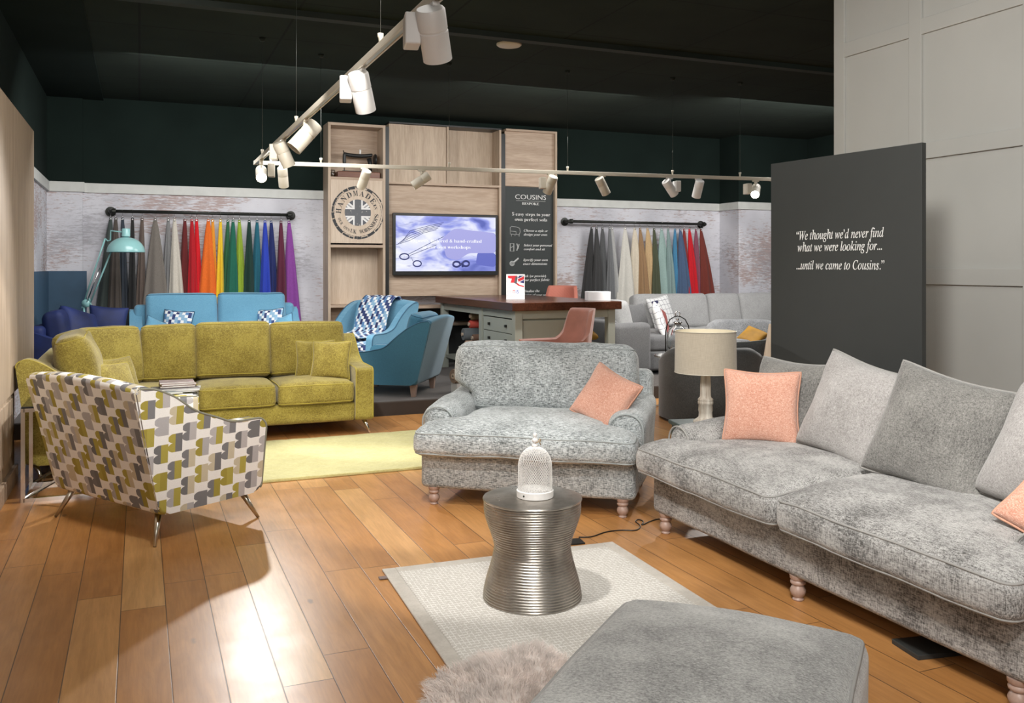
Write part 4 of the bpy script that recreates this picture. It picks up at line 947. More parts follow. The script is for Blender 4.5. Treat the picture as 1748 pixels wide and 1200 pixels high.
# ---------------------------------------------------------------- chrome side table by the oak partition
P0 = Vector((-3.00, 6.02, 0)); t = thing('side_table', 'chrome framed side table wedged between the oak partition and the patterned chair', 'side table', P0, TH)
bm = BM(); a_, h_ = .23, .60; q = [(-a_, -a_), (a_, -a_), (a_, a_), (-a_, a_)]
for x_, y_ in q: box2(bm, (x_-.012, y_-.012, 0), (x_+.012, y_+.012, h_))
for z_ in (.012, h_-.012):
    for s in (-1, 1): box(bm, (0, s*a_, z_), (2*a_, .024, .024)); box(bm, (s*a_, 0, z_), (.024, 2*a_, .024))
tube(bm, [(-a_, -a_, .02), (a_, -a_, h_*.45)], .010, 4); tube(bm, [(-a_, a_, .02), (a_, a_, h_*.45)], .010, 4)
obj('frame', bm, M['chrome'], t, smooth=False)
bm = BM(); box2(bm, (-a_-.01, -a_-.01, h_), (a_+.01, a_+.01, h_+.012), .002); obj('glass_top', bm, plain('black glass', (.01, .012, .012), .06), t, smooth=False)

# ================================================================ RUGS
def flat_rug(name, label, c, rz, w_, l_, h, mat, border=None):
    t = thing(name, label, 'rug', c, rz)
    def f(p): return Vector((p.x, p.y, p.z+(.002*noise.noise(Vector((p.x*3, p.y*3, 0))) if p.z > 0 else 0)))
    bi = .065 if border else 0
    bm = BM(); rbox(bm, (0, 0, h/2), (w_-2*bi, l_-2*bi, h), .005, (20, 24, 1), 2, f); obj('pile', bm, mat, t)
    if border:
        bm = BM()
        for s in (-1, 1):
            rbox(bm, (s*(w_/2-bi/2), 0, h/2), (bi, l_, h-.001), .004, (2, 20, 1), 2); rbox(bm, (0, s*(l_/2-bi/2), h/2), (w_-2*bi, bi, h-.001), .004, (20, 2, 1), 2)
        obj('border', bm, border, t)
    return t
def rug_mat():
    t_ = NT('cream rug with raised thread lines'); sep = t_.n('ShaderNodeSeparateXYZ'); t_.t.links.new(t_.coords(), sep.inputs[0])
    fx = t_.math('FRACT', t_.math('DIVIDE', sep.outputs[0], .019)); fy = t_.math('FRACT', t_.math('DIVIDE', sep.outputs[1], .024))
    ln = t_.math('MAXIMUM', t_.math('GREATER_THAN', fy, .72), t_.math('GREATER_THAN', fx, .78))
    br = t_.noise(t_.coords(scale=(60, 60, 1)), 1, 2, .6); br2 = t_.ramp(br, [(.40, 0.0), (.5, 1.0)])
    k_ = t_.math('MULTIPLY', ln, br2); c = t_.mix(k_, (.66, .63, .58), (.90, .88, .84)); n_ = t_.noise(t_.coords(), 260, 2)
    c = t_.mix(t_.ramp(n_, [(.4, .4), (.6, 0.0)]), c, (.75, .75, .73), 'MULTIPLY')
    t_.bump(t_.math('ADD', k_, n_), .5, .003); return t_.set(Base_Color=c, Roughness=.95)
R0 = Vector((-.643, 4.425, 0)); xv = Vector((math.cos(math.radians(20.5)), math.sin(math.radians(20.5)), 0)); yv = Vector((-xv.y, xv.x, 0))
RW, RL = 1.27, 1.85
rc = R0+xv*RW/2-yv*RL/2
rugb = fabric('grey beige suede border', (.60, .56, .50), (.50, .465, .41), (20, 20, 20), (90, 90, 90), .3, bump=.2)
t = flat_rug('cream_rug', 'cream rug with fine white grid lines and grey border, under the metal drum table', rc, math.radians(20.5), RW, RL, .012, rug_mat(), rugb)
bm = BM(); box(bm, (-RW/2-.018, RL/2-.11, .006), (.04, .035, .003)); obj('care_tag', bm, plain('mauve tag', (.2, .15, .14), .8), t, smooth=False)
lrm = fabric('lemon wool pile', (.62, .58, .27), (.50, .46, .19), (30, 30, 30), (150, 150, 150), .3, bump=.6)
t = thing('lemon_rug', 'pale lemon rug on the wooden floor between patterned chair and love seat', 'rug', W(7.14, 1.32), TH)
def lf(p):
    g = abs(math.sin((p.x*3+p.y*5)*3+2*noise.noise(Vector((p.x*2, p.y*2, 1))))); return Vector((p.x, p.y, p.z+(.004*min(1, g*3)+.003*noise.noise(Vector((p.x*9, p.y*9, 0))) if p.z > 0 else 0)))
bm = BM(); rbox(bm, (0, 0, .009), (2.3, 1.46, .018), .006, (90, 60, 1), 2, lf); obj('pile', bm, lrm, t)
# sheepskin
def sheepskin():
    rn = random.Random(9); V = []; Fc = []
    def rad(a): return 1+.10*math.sin(2*a+.5)+.07*math.sin(5*a)+.05*math.sin(9*a+1)
    base = []; n_ = 48; A_, B_ = .27, .40
    bm = BM(); top = bm.verts.new((0, 0, .03)); rings = []
    for s, z_ in ((.35, .03), (.7, .028), (.92, .018), (1.0, .004)):
        rings.append([bm.verts.new((A_*s*rad(2*PI*i/n_)*math.cos(2*PI*i/n_), B_*s*rad(2*PI*i/n_)*math.sin(2*PI*i/n_), z_)) for i in range(n_)])
    for i in range(n_): bm.faces.new((top, rings[0][i], rings[0][(i+1) % n_]))
    for P_, Q_ in zip(rings, rings[1:]):
        for i in range(n_): bm.faces.new((P_[i], P_[(i+1) % n_], Q_[(i+1) % n_], Q_[i]))
    bm.faces.new(rings[-1])
    fl = []
    tufts = []
    for _ in range(420):
        a = rn.uniform(0, 2*PI); s = rn.random()**.5; tufts.append((A_*s*rad(a)*math.cos(a), B_*s*rad(a)*math.sin(a), s, a))
    for (tx, ty, s, a) in tufts:
        fxn = noise.noise(Vector((tx*5, ty*5, 3))); out = Vector((math.cos(a)*s*s*.9+fxn*.9, math.sin(a)*s*s*.9+noise.noise(Vector((tx*5, ty*5, 9)))*.9, 0))
        hh = rn.uniform(.045, .075)*(1-.35*s*s)
        tipc = Vector((tx, ty, 0))+out*.045
        for k_ in range(42):
            r_ = .028*rn.random()**.5; an = rn.uniform(0, 2*PI); b_ = Vector((tx+r_*math.cos(an), ty+r_*math.sin(an), .012))
            tip = Vector((tipc.x, tipc.y, hh+rn.uniform(-.008, .008)))+(b_-Vector((tx, ty, .012)))*rn.uniform(.25, .9)+Vector((rn.gauss(0, .006), rn.gauss(0, .006), 0))
            mid = b_.lerp(tip, .5)+Vector((rn.gauss(0, .004), rn.gauss(0, .004), .012))
            wv = Vector((math.cos(an), math.sin(an), 0))*.0011
            i0 = len(V); V.extend([b_-wv, b_+wv, mid+wv*.9, mid-wv*.9, tip]); Fc.extend([(i0, i0+1, i0+2, i0+3), (i0+3, i0+2, i0+4)])
    return bm, V, Fc
t = thing('sheepskin', 'shaggy taupe sheepskin lying over the near edge of the cream rug', 'sheepskin', (.0, 3.04, .012), math.radians(-8))
bm, V_, F_ = sheepskin(); skm = plain('taupe fleece', (.78, .70, .65), .9, var=.22, scale=9, Sheen_Weight=.4)
obj('hide', bm, skm, t)
me = bpy.data.meshes.new('fleece'); me.from_pydata(V_, [], F_); me.materials.append(skm); o = bpy.data.objects.new('fleece', me); COL.objects.link(o); o.parent = t; o['kind'] = 'stuff'

# ================================================================ DRUM TABLE, CLOCHE, OTTOMAN
DT = Vector((.092, 4.05, .012))
t = thing('drum_table', 'ribbed metal drum table with a narrow waist on the cream rug', 'side table', DT)
def drum_r(z_):
    u = z_/.44
    if u < .5: k_ = 1-sm(u, .0, .56); return .170+.050*k_
    k_ = sm(u, .50, .93); return .1695+.047*k_
pr = []; nrib = 38; zz = 0
for i in range(nrib):
    z0_ = .44*i/nrib; dz = .44/nrib
    for s in (0, .18, .36, .5, .64, .82):
        r_ = drum_r(z0_+dz*s); pr.append((r_+.0042*math.sin(PI*s/1.0)**.7 if s else r_-.001, z0_+dz*s))
pr.append((drum_r(.44)-.001, .44)); pr = [(.2, 0)]+pr
def drum_mat():
    t_ = NT('aged pewter metal'); n_ = t_.noise(t_.coords(), 9, 5, .65); n2 = t_.noise(t_.coords(scale=(3, 3, 60)), 1, 3)
    c = t_.ramp(n_, [(.3, (.30, .275, .24)), (.7, (.56, .53, .49))]); t_.bump(n2, .1, .002)
    return t_.set(Base_Color=c, Metallic=.92, Roughness=t_.ramp(n_, [(.3, .38), (.7, .26)]))
dm = drum_mat()
bm = BM(); lathe(bm, pr, 72, cap=False); obj('ribbed_body', bm, dm, t)
bm = BM(); lathe(bm, [(0, .440), (.205, .440), (.2225, .442), (.225, .447), (.2225, .452), (.216, .4535), (.0, .4545)], 72); obj('top', bm, dm, t, sharp=40)
CL = DT+Vector((.012, -.005, .4548)); t = thing('mesh_cloche', 'white wire mesh cloche with a finial standing on the drum table', 'cloche', CL)
wm = plain('chipped white paint', (.80, .79, .77), .5, var=.05, scale=40)
bm = BM(); lathe(bm, [(.0, 0), (.080, 0), (.083, .002), (.084, .03), (.080, .034), (.0, .034)], 40); o_ = obj('base', bm, wm, t, sharp=40)
def cl_r(z_):
    zs = .034; zt_ = .225
    u = (z_-zs)/(zt_-zs)
    if u < .5: return .077-.001*u
    v = (u-.5)/.5; return .0765*math.sqrt(max(0, 1-(v*.985)**2.3))
bm = BM(); N_ = 44
for fam in (-1, 1):
    for k_ in range(N_):
        pts = []
        for i in range(37):
            u = i/36; z_ = .034+(.225-.034)*math.sin(u*PI/2)**.85 if False else .034+(.225-.034)*(u if u < .6 else .6+.4*math.sin((u-.6)/.4*PI/2)); r_ = cl_r(z_); an = 2*PI*k_/N_+fam*u*1.9
            pts.append((r_*math.cos(an), r_*math.sin(an), z_))
        tube(bm, pts, .0009, 4)
obj('wire_mesh', bm, wm, t)
bm = BM(); tube(bm, [(0, 0, .222), (0, 0, .26)], .006, 10); lathe(bm, [(.0, .222), (.016, .224), (.013, .236), (.006, .240), (.012, .246), (.015, .254), (.010, .262), (.005, .266), (.009, .272), (.009, .280), (.004, .288), (.0, .290)], 20); obj('finial', bm, wm, t)
bm = BM()
tube(bm, [(.0, -.008, .243), (.014, -.010, .247), (.022, -.006, .262), (.026, 0, .256), (.021, .004, .242), (.026, .004, .232)], .0025, 6); obj('twine', bm, plain('jute twine', (.42, .31, .18), .9), t)
bm = BM(); lathe(bm, [(0, 0), (.004, .001), (.004, .006), (.0, .007)], 10, (0, 0, 0), Matrix.Rotation(PI/2, 4, 'X')); obj('clasp', bm, M['iron'], t, loc=(-.052, -.064, .017))
# ottoman
C1 = Vector((.39, 2.87, 0)); C2 = Vector((1.0, 2.585, 0)); xv = (C2-C1).normalized(); yv = Vector((-xv.y, xv.x, 0)); OW = (C2-C1).length+.06; OD = .95
oc = C1+xv*((C2-C1).length/2)-yv*(OD/2)
t = thing('ottoman', 'large padded grey ottoman cut by the bottom of the frame', 'ottoman', oc, math.atan2(xv.y, xv.x))
bm = BM(); rbox(bm, (0, 0, 0), (OW, OD, .34), .055, (14, 16, 5), 5, soft(OW/2, OD/2, .17, .06, 3, .005)); ob = obj('body', bm, M['otto'], t, loc=(0, 0, .275))
bm = BM(); f_ = soft(OW/2, OD/2, .17, .06, 3, .005); tube(bm, [f_(p) for p in loop_rect(OW/2-.016, OD/2-.016, .042, .154)], .006, 6, True); obj('piping', bm, M['sofapipe'], ob)
for sx_ in (-1, 1):
    for sy in (-1, 1): turned_leg(t, sx_*(OW/2-.09), sy*(OD/2-.09))

# ================================================================ TABLE LAMP ON ITS SMALL TABLE
LPp = Vector((1.345, 6.22, 0))
t = thing('side_table', 'small dark green side table behind the far arm of the long sofa, carrying the lamp', 'side table', LPp, math.radians(10))
gm2 = wood('dark green stained wood', (.06, .09, .085), (.035, .055, .05), 'z')
bm = BM(); box2(bm, (-.20, -.20, .39), (.20, .20, .42), .006); obj('table_top', bm, gm2, t, smooth=False)
bm = BM(); box2(bm, (-.18, -.18, .33), (.18, .18, .39)); obj('apron', bm, gm2, t, smooth=False)
for sx_ in (-1, 1):
    for sy in (-1, 1): bm = BM(); box2(bm, (sx_*.165-.018, sy*.165-.018, 0), (sx_*.165+.018, sy*.165+.018, .34)); obj('leg', bm, gm2, t, smooth=False)
t = thing('table_lamp', 'table lamp with a beige drum shade on a turned distressed white wooden base', 'lamp', LPp+Vector((0, 0, .42)))
bm = BM(); lathe(bm, [(0, 0), (.085, 0), (.085, .02), (.065, .03), (.048, .045), (.046, .075), (.050, .09), (.047, .13), (.052, .135), (.053, .15), (.049, .155), (.053, .162), (.050, .172), (.040, .18), (.038, .20), (.037, .26), (.033, .33), (.031, .335), (.036, .342), (.036, .35), (.018, .36), (.0, .36)], 32); obj('base', bm, M['whitewood'], t)
zs0, zs1, rs_ = .355, .64, .212
bm = BM(); lathe(bm, [(rs_, zs0), (rs_-.004, zs1)], 64, cap=False); o = obj('lamp_shade', bm, M['lampshade'], t)
bm = BM(); lathe(bm, [(rs_-.003, zs0), (rs_-.007, zs1)], 64, cap=False); obj('lining', bm, M['shadein'], o)
bm = BM(); tube(bm, [(rs_*math.cos(2*PI*i/48)*.99, rs_*math.sin(2*PI*i/48)*.99, zs1) for i in range(48)], .003, 6, True); obj('rim', bm, M['cream'], o); bm = BM(); tube(bm, [(rs_*math.cos(2*PI*i/48), rs_*math.sin(2*PI*i/48), zs0) for i in range(48)], .003, 6, True); obj('rim', bm, M['cream'], o)
bm = BM(); tube(bm, [(0, 0, .36), (0, 0, .44)], .015, 12); lathe(bm, [(.012, .43), (.032, .47), (.03, .50), (0, .52)], 20); obj('bulb', bm, emis('warm bulb', (1, .85, .6), 1.5), t)
for i in range(3):
    a = 2*PI*i/3; bm = BM(); tube(bm, [(0, 0, .43), (rs_*.98*math.cos(a), rs_*.98*math.sin(a), .47)], .002, 5); obj('shade_spoke', bm, M['chrome'], t)
# ================================================================ CABLE, PLUG, BOX UNDER THE SOFA
pp = [G(*q, .004) for q in ((988, 917), (1010, 916), (1035, 908), (1060, 905), (1085, 905), (1093, 898), (1085, 890), (1090, 887), (1098, 890), (1096, 896), (1110, 890), (1125, 886), (1145, 888))]
def cr(pts, n_=6):
    out = []
    for i in range(len(pts)-1):
        p0, p1, p2, p3 = pts[max(0, i-1)], pts[i], pts[i+1], pts[min(len(pts)-1, i+2)]
        for j in range(n_):
            s = j/n_; out.append(.5*((2*p1)+(-p0+p2)*s+(2*p0-5*p1+4*p2-p3)*s*s+(-p0+3*p1-3*p2+p3)*s**3))
    return out+[pts[-1]]
bm = BM(); tube(bm, cr(pp), .0035, 6); t = obj('power_cable', bm, M['black']); tag(t, 'thin black cable snaking over the floor from the floor socket to the long sofa', 'cable')
q = G(981, 926); t = thing('floor_socket', 'small black floor socket plate beside the drum table', 'socket', q, math.radians(15))
bm = BM(); box2(bm, (-.045, -.045, 0), (.045, .045, .009), .002); obj('plate', bm, M['black'], t, smooth=False)
q = G(1590, 1108); t = thing('floor_box', 'flat black box lying on the floor under the long grey sofa', 'box', q, TH+math.radians(-10))
bm = BM(); box2(bm, (-.12, -.08, 0), (.12, .08, .02), .003); obj('lid', bm, M['board'], t, smooth=False)
# ================================================================ CUTTING TABLE AND WHAT STANDS ON IT
dl = .385; TN = Vector((-.13*dl, 25.2*dl, 0)); TL = Vector((-2.57*dl, 31.9*dl, 0)); TR = Vector((3.11*dl, 26.6*dl, 0))
tc = (TL+TR)/2; HL = (TL-TN).length/2; HW = (TR-TN).length/2; tzt = EYE-dl-ZP
t = thing('cutting_table', 'large sage painted cutting table with dark wooden top and drawers', 'table', (tc.x, tc.y, ZP), TH)
bm = BM(); box2(bm, (-HW, -HL, tzt-.09), (HW, HL, tzt), .006); obj('table_top', bm, M['tabletop'], t, smooth=False)
ix, iy = HW-.10, HL-.10; zr_ = tzt-.09
for sx_ in (-1, 1):
    for sy in (-1, 1): bm = BM(); box2(bm, (sx_*ix-.045, sy*iy-.045, 0), (sx_*ix+.045, sy*iy+.045, zr_), .004); obj('leg', bm, M['sage'], t, smooth=False)
bm = BM()
for s in (-1, 1): box2(bm, (s*ix-.03, -iy, zr_-.09), (s*ix+.03, iy, zr_)); box2(bm, (-ix, s*iy-.03, zr_-.09), (ix, s*iy+.03, zr_))
obj('apron', bm, M['sage'], t, smooth=False)
bm = BM(); box2(bm, (-ix, -iy, .14), (ix, iy, .18)); obj('shelf', bm, M['sage'], t, smooth=False); bm = BM(); box2(bm, (.13, -iy+.02, .44), (ix-.01, -iy+1.02, .47)); obj('shelf', bm, M['sage'], t, smooth=False)
ym = -iy+1.02
bm = BM(); box2(bm, (-ix+.0, -iy+.02, .18), (.12, -iy+.05, zr_-.09)); box2(bm, (.10, -iy+.02, .18), (.13, ym, zr_-.02)); box2(bm, (-ix+.03, ym, .18), (.13, ym+.05, zr_-.02)); box2(bm, (-ix-.045, ym-.02, 0), (-ix+.045, ym+.07, zr_)); obj('cabinet_body', bm, M['sage'], t, smooth=False)
bm = BM(); box2(bm, (-ix+.045, -iy-.006, .26), (.06, -iy+.021, zr_-.11), .004); obj('end_panel', bm, M['sage'], t, smooth=False)
for k_ in range(3):
    z1_ = zr_-.105-k_*.165; bm = BM(); box2(bm, (-ix-.022, -iy+.055, z1_-.158), (-ix+.01, ym-.03, z1_), .004); dr = obj('drawer', bm, M['sage'], t, smooth=False)
    for yy in (-iy+.26, ym-.24):
        bm = BM(); box2(bm, (-ix-.047, yy-.016, z1_-.095), (-ix-.022, yy+.016, z1_-.063), .004); obj('knob', bm, M['iron'], dr, smooth=False)
def on_table(x, y, z): return Vector((tc.x, tc.y, ZP))+Matrix.Rotation(TH, 3, 'Z') @ Vector((x, y, z))
rolls = [('olive brown fabric roll, topmost in the open bay of the cutting table', (.22, .16, .08), .045, .74, .05), ('coral red fabric roll below the olive one in the cutting table', (.50, .07, .05), .050, .635, .10), ('slate grey fabric roll with wooden core in the cutting table', (.14, .16, .17), .080, .49, .35), ('small brown fabric roll beside the slate grey one in the cutting table', (.16, .09, .06), .045, .47, -.02), ('peach fabric roll on the low shelf of the cutting table', (.50, .33, .24), .05, .365, .25), ('dark charcoal fabric roll lowest on the shelf of the cutting table', (.06, .06, .06), .075, .258, .12)]
for lb, c, r_, z_, yy in rolls:
    rt = thing('fabric_roll', lb, 'fabric roll', on_table(-.12, yy+.28, z_), TH, 'fabric rolls in the cutting table'); mt = Matrix.Rotation(PI/2, 4, 'Y')
    bm = BM(); lathe(bm, [(.022, -.42), (r_-.004, -.42), (r_, -.415), (r_, .42), (.022, .42)], 28, (0, 0, 0), mt, cap=False); obj('cloth', bm, plain('roll cloth', c, .85, var=.12), rt, sharp=40)
    bm = BM(); lathe(bm, [(.014, -.44), (.022, -.44), (.022, .44), (.014, .44)], 20, (0, 0, 0), mt, cap=False); obj('core', bm, M['oakl'], rt, sharp=40)
bm = None
rt = thing('fabric_roll', 'tan fabric roll on a white floor rack beneath the deep blue armchair back', 'fabric roll', G(800, 640, .33), TH+.25)
bm = BM(); lathe(bm, [(.03, -.2), (.075, -.2), (.078, -.19), (.078, .3), (.03, .3)], 28, (0, 0, 0), Matrix.Rotation(PI/2, 4, 'Y'), cap=False); obj('cloth', bm, plain('tan roll cloth', (.32, .23, .17), .85), rt, sharp=40)
bm = BM(); lathe(bm, [(.012, -.21), (.03, -.21), (.03, .31), (.012, .31)], 20, (0, 0, 0), Matrix.Rotation(PI/2, 4, 'Y'), cap=False); obj('core', bm, M['oakl'], rt, sharp=40)
bm = BM(); box2(bm, (-.19, -.06, -.245), (-.15, .06, -.078)); obj('stand', bm, M['creamw'], rt, smooth=False)
bm = BM(); box2(bm, (.25, -.06, -.245), (.29, .06, -.078)); obj('stand', bm, M['creamw'], rt, smooth=False)
cushion_thing('cushion', 'dark teal cushion stored in the open right bay of the cutting table', on_table(.37, -.62, .475), rt_(TH, 18, 8, 20), .36, .34, .14, M['blued'], None, None, 3)
cushion_thing('cushion', 'ochre cushion lying in front of the teal one in the cutting table bay', on_table(.37, -1.08, .53), rt_(TH, 66, 4, 0), .38, .30, .15, M['mustard'], None, None, 3)
bk2 = None
# card stand
cs_ = on_table(-HW+.40, -HL+.28, tzt); cs_ = Vector((G(880, 511, EYE-dl).x, G(880, 511, EYE-dl).y, EYE-dl))
t = thing('card_stand', 'upright white card with a flag and British furniture lettering on the cutting table', 'card', cs_, math.radians(2))
d_ = cs_.y; cw_ = 31.5/F*d_; chh = 43/F*d_
bm = BM(); box2(bm, (-cw_/2, 0, 0), (cw_/2, .006, chh), .001); box2(bm, (-cw_/2, 0, 0), (cw_/2, .07, .004)); obj('card', bm, plain('white card', (.84, .84, .84), .35, var=.01), t, smooth=False)
def cpoly(name, pts, m, dy=.0016): bm = BM(); prism(bm, [((p-.5)*cw_, q*chh) for p, q in pts], -dy, -dy+.0008, 0, 'y'); return obj(name, bm, m, t, smooth=False)
rd = plain('print red', (.62, .02, .03), .4); nb = plain('print navy', (.03, .03, .16), .4); sh_ = plain('print grey', (.10, .09, .10), .5)
cpoly('flag_print', [(.08, .94), (.60, .94), (.42, .66), (.22, .66), (.30, .82), (.10, .84)], rd)
cpoly('flag_print', [(.50, .90), (.62, .90), (.56, .60), (.42, .66)], sh_, .002)
cpoly('flag_print', [(.62, .80), (.96, .92), (.96, .80), (.66, .70)], rd); cpoly('flag_print', [(.62, .84), (.70, .94), (.94, .94), (.66, .84)], nb); cpoly('flag_print', [(.72, .69), (.96, .77), (.96, .64), (.80, .66)], nb)
cpoly('flag_print', [(.52, .62), (.66, .54), (.96, .49), (.96, .53), (.72, .58), (.58, .66)], rd)
def ctext(s, x_, z_, wd, h_, m): bm = BM(); text_into(bm, s, x_*cw_, z_*chh, width=wd*cw_, height=h_*chh, y=-.003, off=-.004); obj('lettering', bm, m, t, smooth=False)
gp = plain('print pale grey', (.55, .55, .56), .5)
ctext('GREAT', -.27, .42, .32, .11, gp); ctext('BR', -.32, .24, .24, .20, gp); ctext('IT', -.10, .24, .13, .20, rd); ctext('IS', .10, .24, .16, .20, plain('print blue', (.05, .12, .45), .4)); ctext('H', .33, .24, .13, .20, gp); ctext('FURNITURE', 0, .10, .88, .14, gp)
# white box at the far right of the table
wb = G(1023, 513.5, EYE-dl); t = thing('white_box', 'small white open box at the right end of the cutting table', 'box', wb, math.radians(6))
s_ = wb.y/F; bm = BM(); box2(bm, (-19*s_, 0, 0), (20*s_, .22, 15.5*s_), .003); obj('body', bm, plain('white laminate', (.85, .85, .86), .4, var=.01), t, smooth=False)
# ---------------------------------------------------------------- dusky pink chairs
def pink_chair(t, quilt=False):
    def shell(s_in):
        pts = []; n_ = 60
        for v in range(13):
            z_ = v/12
            row = []
            for i in range(n_+1):
                a = -PI*.62+PI*1.24*i/n_           # around the back
                side = abs(a)/(PI*.62); top = .80+.30*(1-sm(side, .44, .68)); zz_ = .62+(top-.62)*z_
                r_ = .235+.03*z_-s_in; y_ = r_*math.cos(a)*1.0+.02+.05*z_*(1-side); x_ = r_*math.sin(a)*1.02
                if side > .60: y_ -= (side-.60)*.70
                row.append(Vector((x_, y_, zz_-(s_in*.4 if v == 12 else 0))))
            pts.append(row)
        return pts
    bm = BM(); A_, B_ = shell(0), shell(.045); VA = [[bm.verts.new(p) for p in r] for r in A_]; VB = [[bm.verts.new(p) for p in r] for r in B_]
    for V in (VA, VB):
        for r0, r1 in zip(V, V[1:]):
            for i in range(len(r0)-1): bm.faces.new((r0[i], r0[i+1], r1[i+1], r1[i]))
    for r in (0, -1):
        for i in range(len(VA[0])-1): bm.faces.new((VA[r][i], VA[r][i+1], VB[r][i+1], VB[r][i]))
    for i in (0, -1):
        for r in range(len(VA)-1): bm.faces.new((VA[r][i], VA[r+1][i], VB[r+1][i], VB[r][i]))
    m = M['pink']
    if quilt:
        tq = NT('quilted pink velvet'); sep = tq.n('ShaderNodeSeparateXYZ'); tq.t.links.new(tq.coords(), sep.inputs[0])
        d1 = tq.math('FRACT', tq.math('MULTIPLY', tq.math('ADD', sep.outputs[0], sep.outputs[2]), 22)); g_ = tq.math('ABSOLUTE', tq.math('SUBTRACT', d1, .5)); tq.bump(tq.ramp(g_, [(0, 0.0), (.15, 1.0)]), .35, .004)
        m = tq.set(Base_Color=(.50, .17, .12), Roughness=.75)
    obj('backrest', bm, m, t, sharp=60)
    bm = BM(); rbox(bm, (0, -.03, .615), (.46, .46, .09), .035, (4, 4, 2), 4); obj('seat', bm, m, t)
    for sx_ in (-1, 1):
        for sy in (-1, 1): bm = BM(); tube(bm, [(sx_*.16, sy*.15, .58), (sx_*.21, sy*.2, 0)], [.019, .012], 8); obj('leg', bm, M['iron'], t)
    return t
pink_chair(thing('bar_chair', 'dusky pink velvet chair in front of the cutting table, seen from behind', 'chair', (.50, 8.72, 0), math.radians(-62)))
p_ = W(11.40, 5.45, ZP); pink_chair(thing('bar_chair', 'coral pink quilted chair behind the cutting table beside the steps board', 'chair', p_, math.radians(-20)), True)

# ================================================================ BLUE SOFA WITH CUSHIONS
def simple_sofa(t, Wd, D, arm_h, back_h, m, mp, n, cush_h=.46, seat_z=.44, aw=.14, swoop=True, cm=None, legs=True, arms=(1, 1), backt=.2, slope=10):
    hw = Wd/2; hd = D/2
    bm = BM(); rbox(bm, (0, 0, .24), (Wd-.04, D-.06, .22), .03, (8, 4, 2), 3); obj('base', bm, m, t)
    bm = BM(); rbox(bm, (0, hd-.08, back_h/2+.04), (Wd-.04, .16, back_h-.12), .05, (8, 2, 6), 3); obj('back_frame', bm, m, t)
    for s, on in zip((-1, 1), arms):
        if not on: continue
        rise = back_h-.08 if swoop else arm_h
        pr = smooth_poly([(-hd, .13), (hd, .13), (hd+.01, rise), (hd-.08, rise+.01), (hd-.22, arm_h+(rise-arm_h)*.45), (hd-.42, arm_h+.02), (-hd+.03, arm_h), (-hd-.005, arm_h-.03)], .05, 4)
        x0_, x1_ = sorted((s*(hw-aw), s*hw)); bm = BM(); prism(bm, pr, x0_, x1_, .022, f=lambda p, s=s: Vector((p.x+s*.03*sm(p.z, .1, arm_h), p.y, p.z))); obj('arm', bm, m, t, wn=True, sharp=50)
    iw = Wd-aw*(arms[0]+arms[1])-.01; x_ = -hw+aw*arms[0]+.005; cw = iw/n
    for i in range(n):
        box_cushion(t, 'seat_cushion', (x_+cw*(i+.5), -.10, seat_z-.06), (cw-.004, D-.30, .17), cm or m, mp, .045, .03, i, .005)
        box_cushion(t, 'back_cushion', (x_+cw*(i+.5), hd-.24, seat_z+.02+cush_h/2), (cw-.004, backt, cush_h), cm or m, mp, .065, .01, i+4, .007, (8, 3, 8), rot=(math.radians(-slope), 0, 0), side=.03)
    if legs:
        for sx_ in (-1, 1):
            for sy in (-1, 1): bm = BM(); tube(bm, [(sx_*(hw-.1), sy*(hd-.1), .14), (sx_*(hw-.07), sy*(hd-.07), 0)], [.022, .014], 8); obj('leg', bm, M['legwood'], t)
    return t
BS = W(11.28, .88, ZP); t = thing('sofa', 'sky blue two seat sofa below the hanging fabrics on the left', 'sofa', BS, TH)
simple_sofa(t, 1.92, .92, .60, .93, M['blue'], M['bluepipe'], 2, cush_h=.56, seat_z=.46)
def on_blue(x, y, z): return BS+Matrix.Rotation(TH, 3, 'Z') @ Vector((x, y, z))
for lb, x_, y_, z_, tu, ro, s_, mm, uvv in (('blue and white block print cushion, left one on the sky blue sofa', -.50, -.08, .50, -24, 4, .38, 'blueprint', True), ('blue and white block print cushion, right one on the sky blue sofa', .58, -.08, .50, -40, -6, .38, 'blueprint', True), ('plain sky blue cushion at the left arm of the sky blue sofa', -.74, -.20, .50, 35, 25, .30, 'blue', False), ('plain sky blue cushion at the right arm of the sky blue sofa', .76, -.22, .50, -35, -20, .30, 'blue', False)):
    cushion_thing('cushion', lb, on_blue(x_, y_, z_), rt_(TH, 14, tu, ro), s_, s_-.01, .12, M[mm], M['bluepipe'], 'cushions on the sky blue sofa', 4, uv=uvv)
# ---------------------------------------------------------------- navy chair in the corner
NS = W(10.28, -.50, ZP); NR = TH+math.radians(84); t = thing('armchair', 'royal blue velvet armchair in the far left corner behind the corner sofa', 'armchair', NS, NR)
simple_sofa(t, 1.05, .95, .62, .80, M['navy'], None, 1, cush_h=.46, seat_z=.44)
def on_navy(x, y, z): return NS+Matrix.Rotation(NR, 3, 'Z') @ Vector((x, y, z))
cushion_thing('cushion', 'royal blue velvet cushion leaning back in the corner armchair', on_navy(-.12, .02, .52), rt_(NR, 25, -30, 18), .48, .46, .22, M['navy'], None, 'royal blue cushions', 2)
cushion_thing('cushion', 'royal blue velvet cushion propped on the far arm of the corner armchair, beside the lamp', on_navy(.45, -.12, .61), rt_(TH, 14, 4, 6), .42, .34, .15, M['navy'], None, 'royal blue cushions', 5)

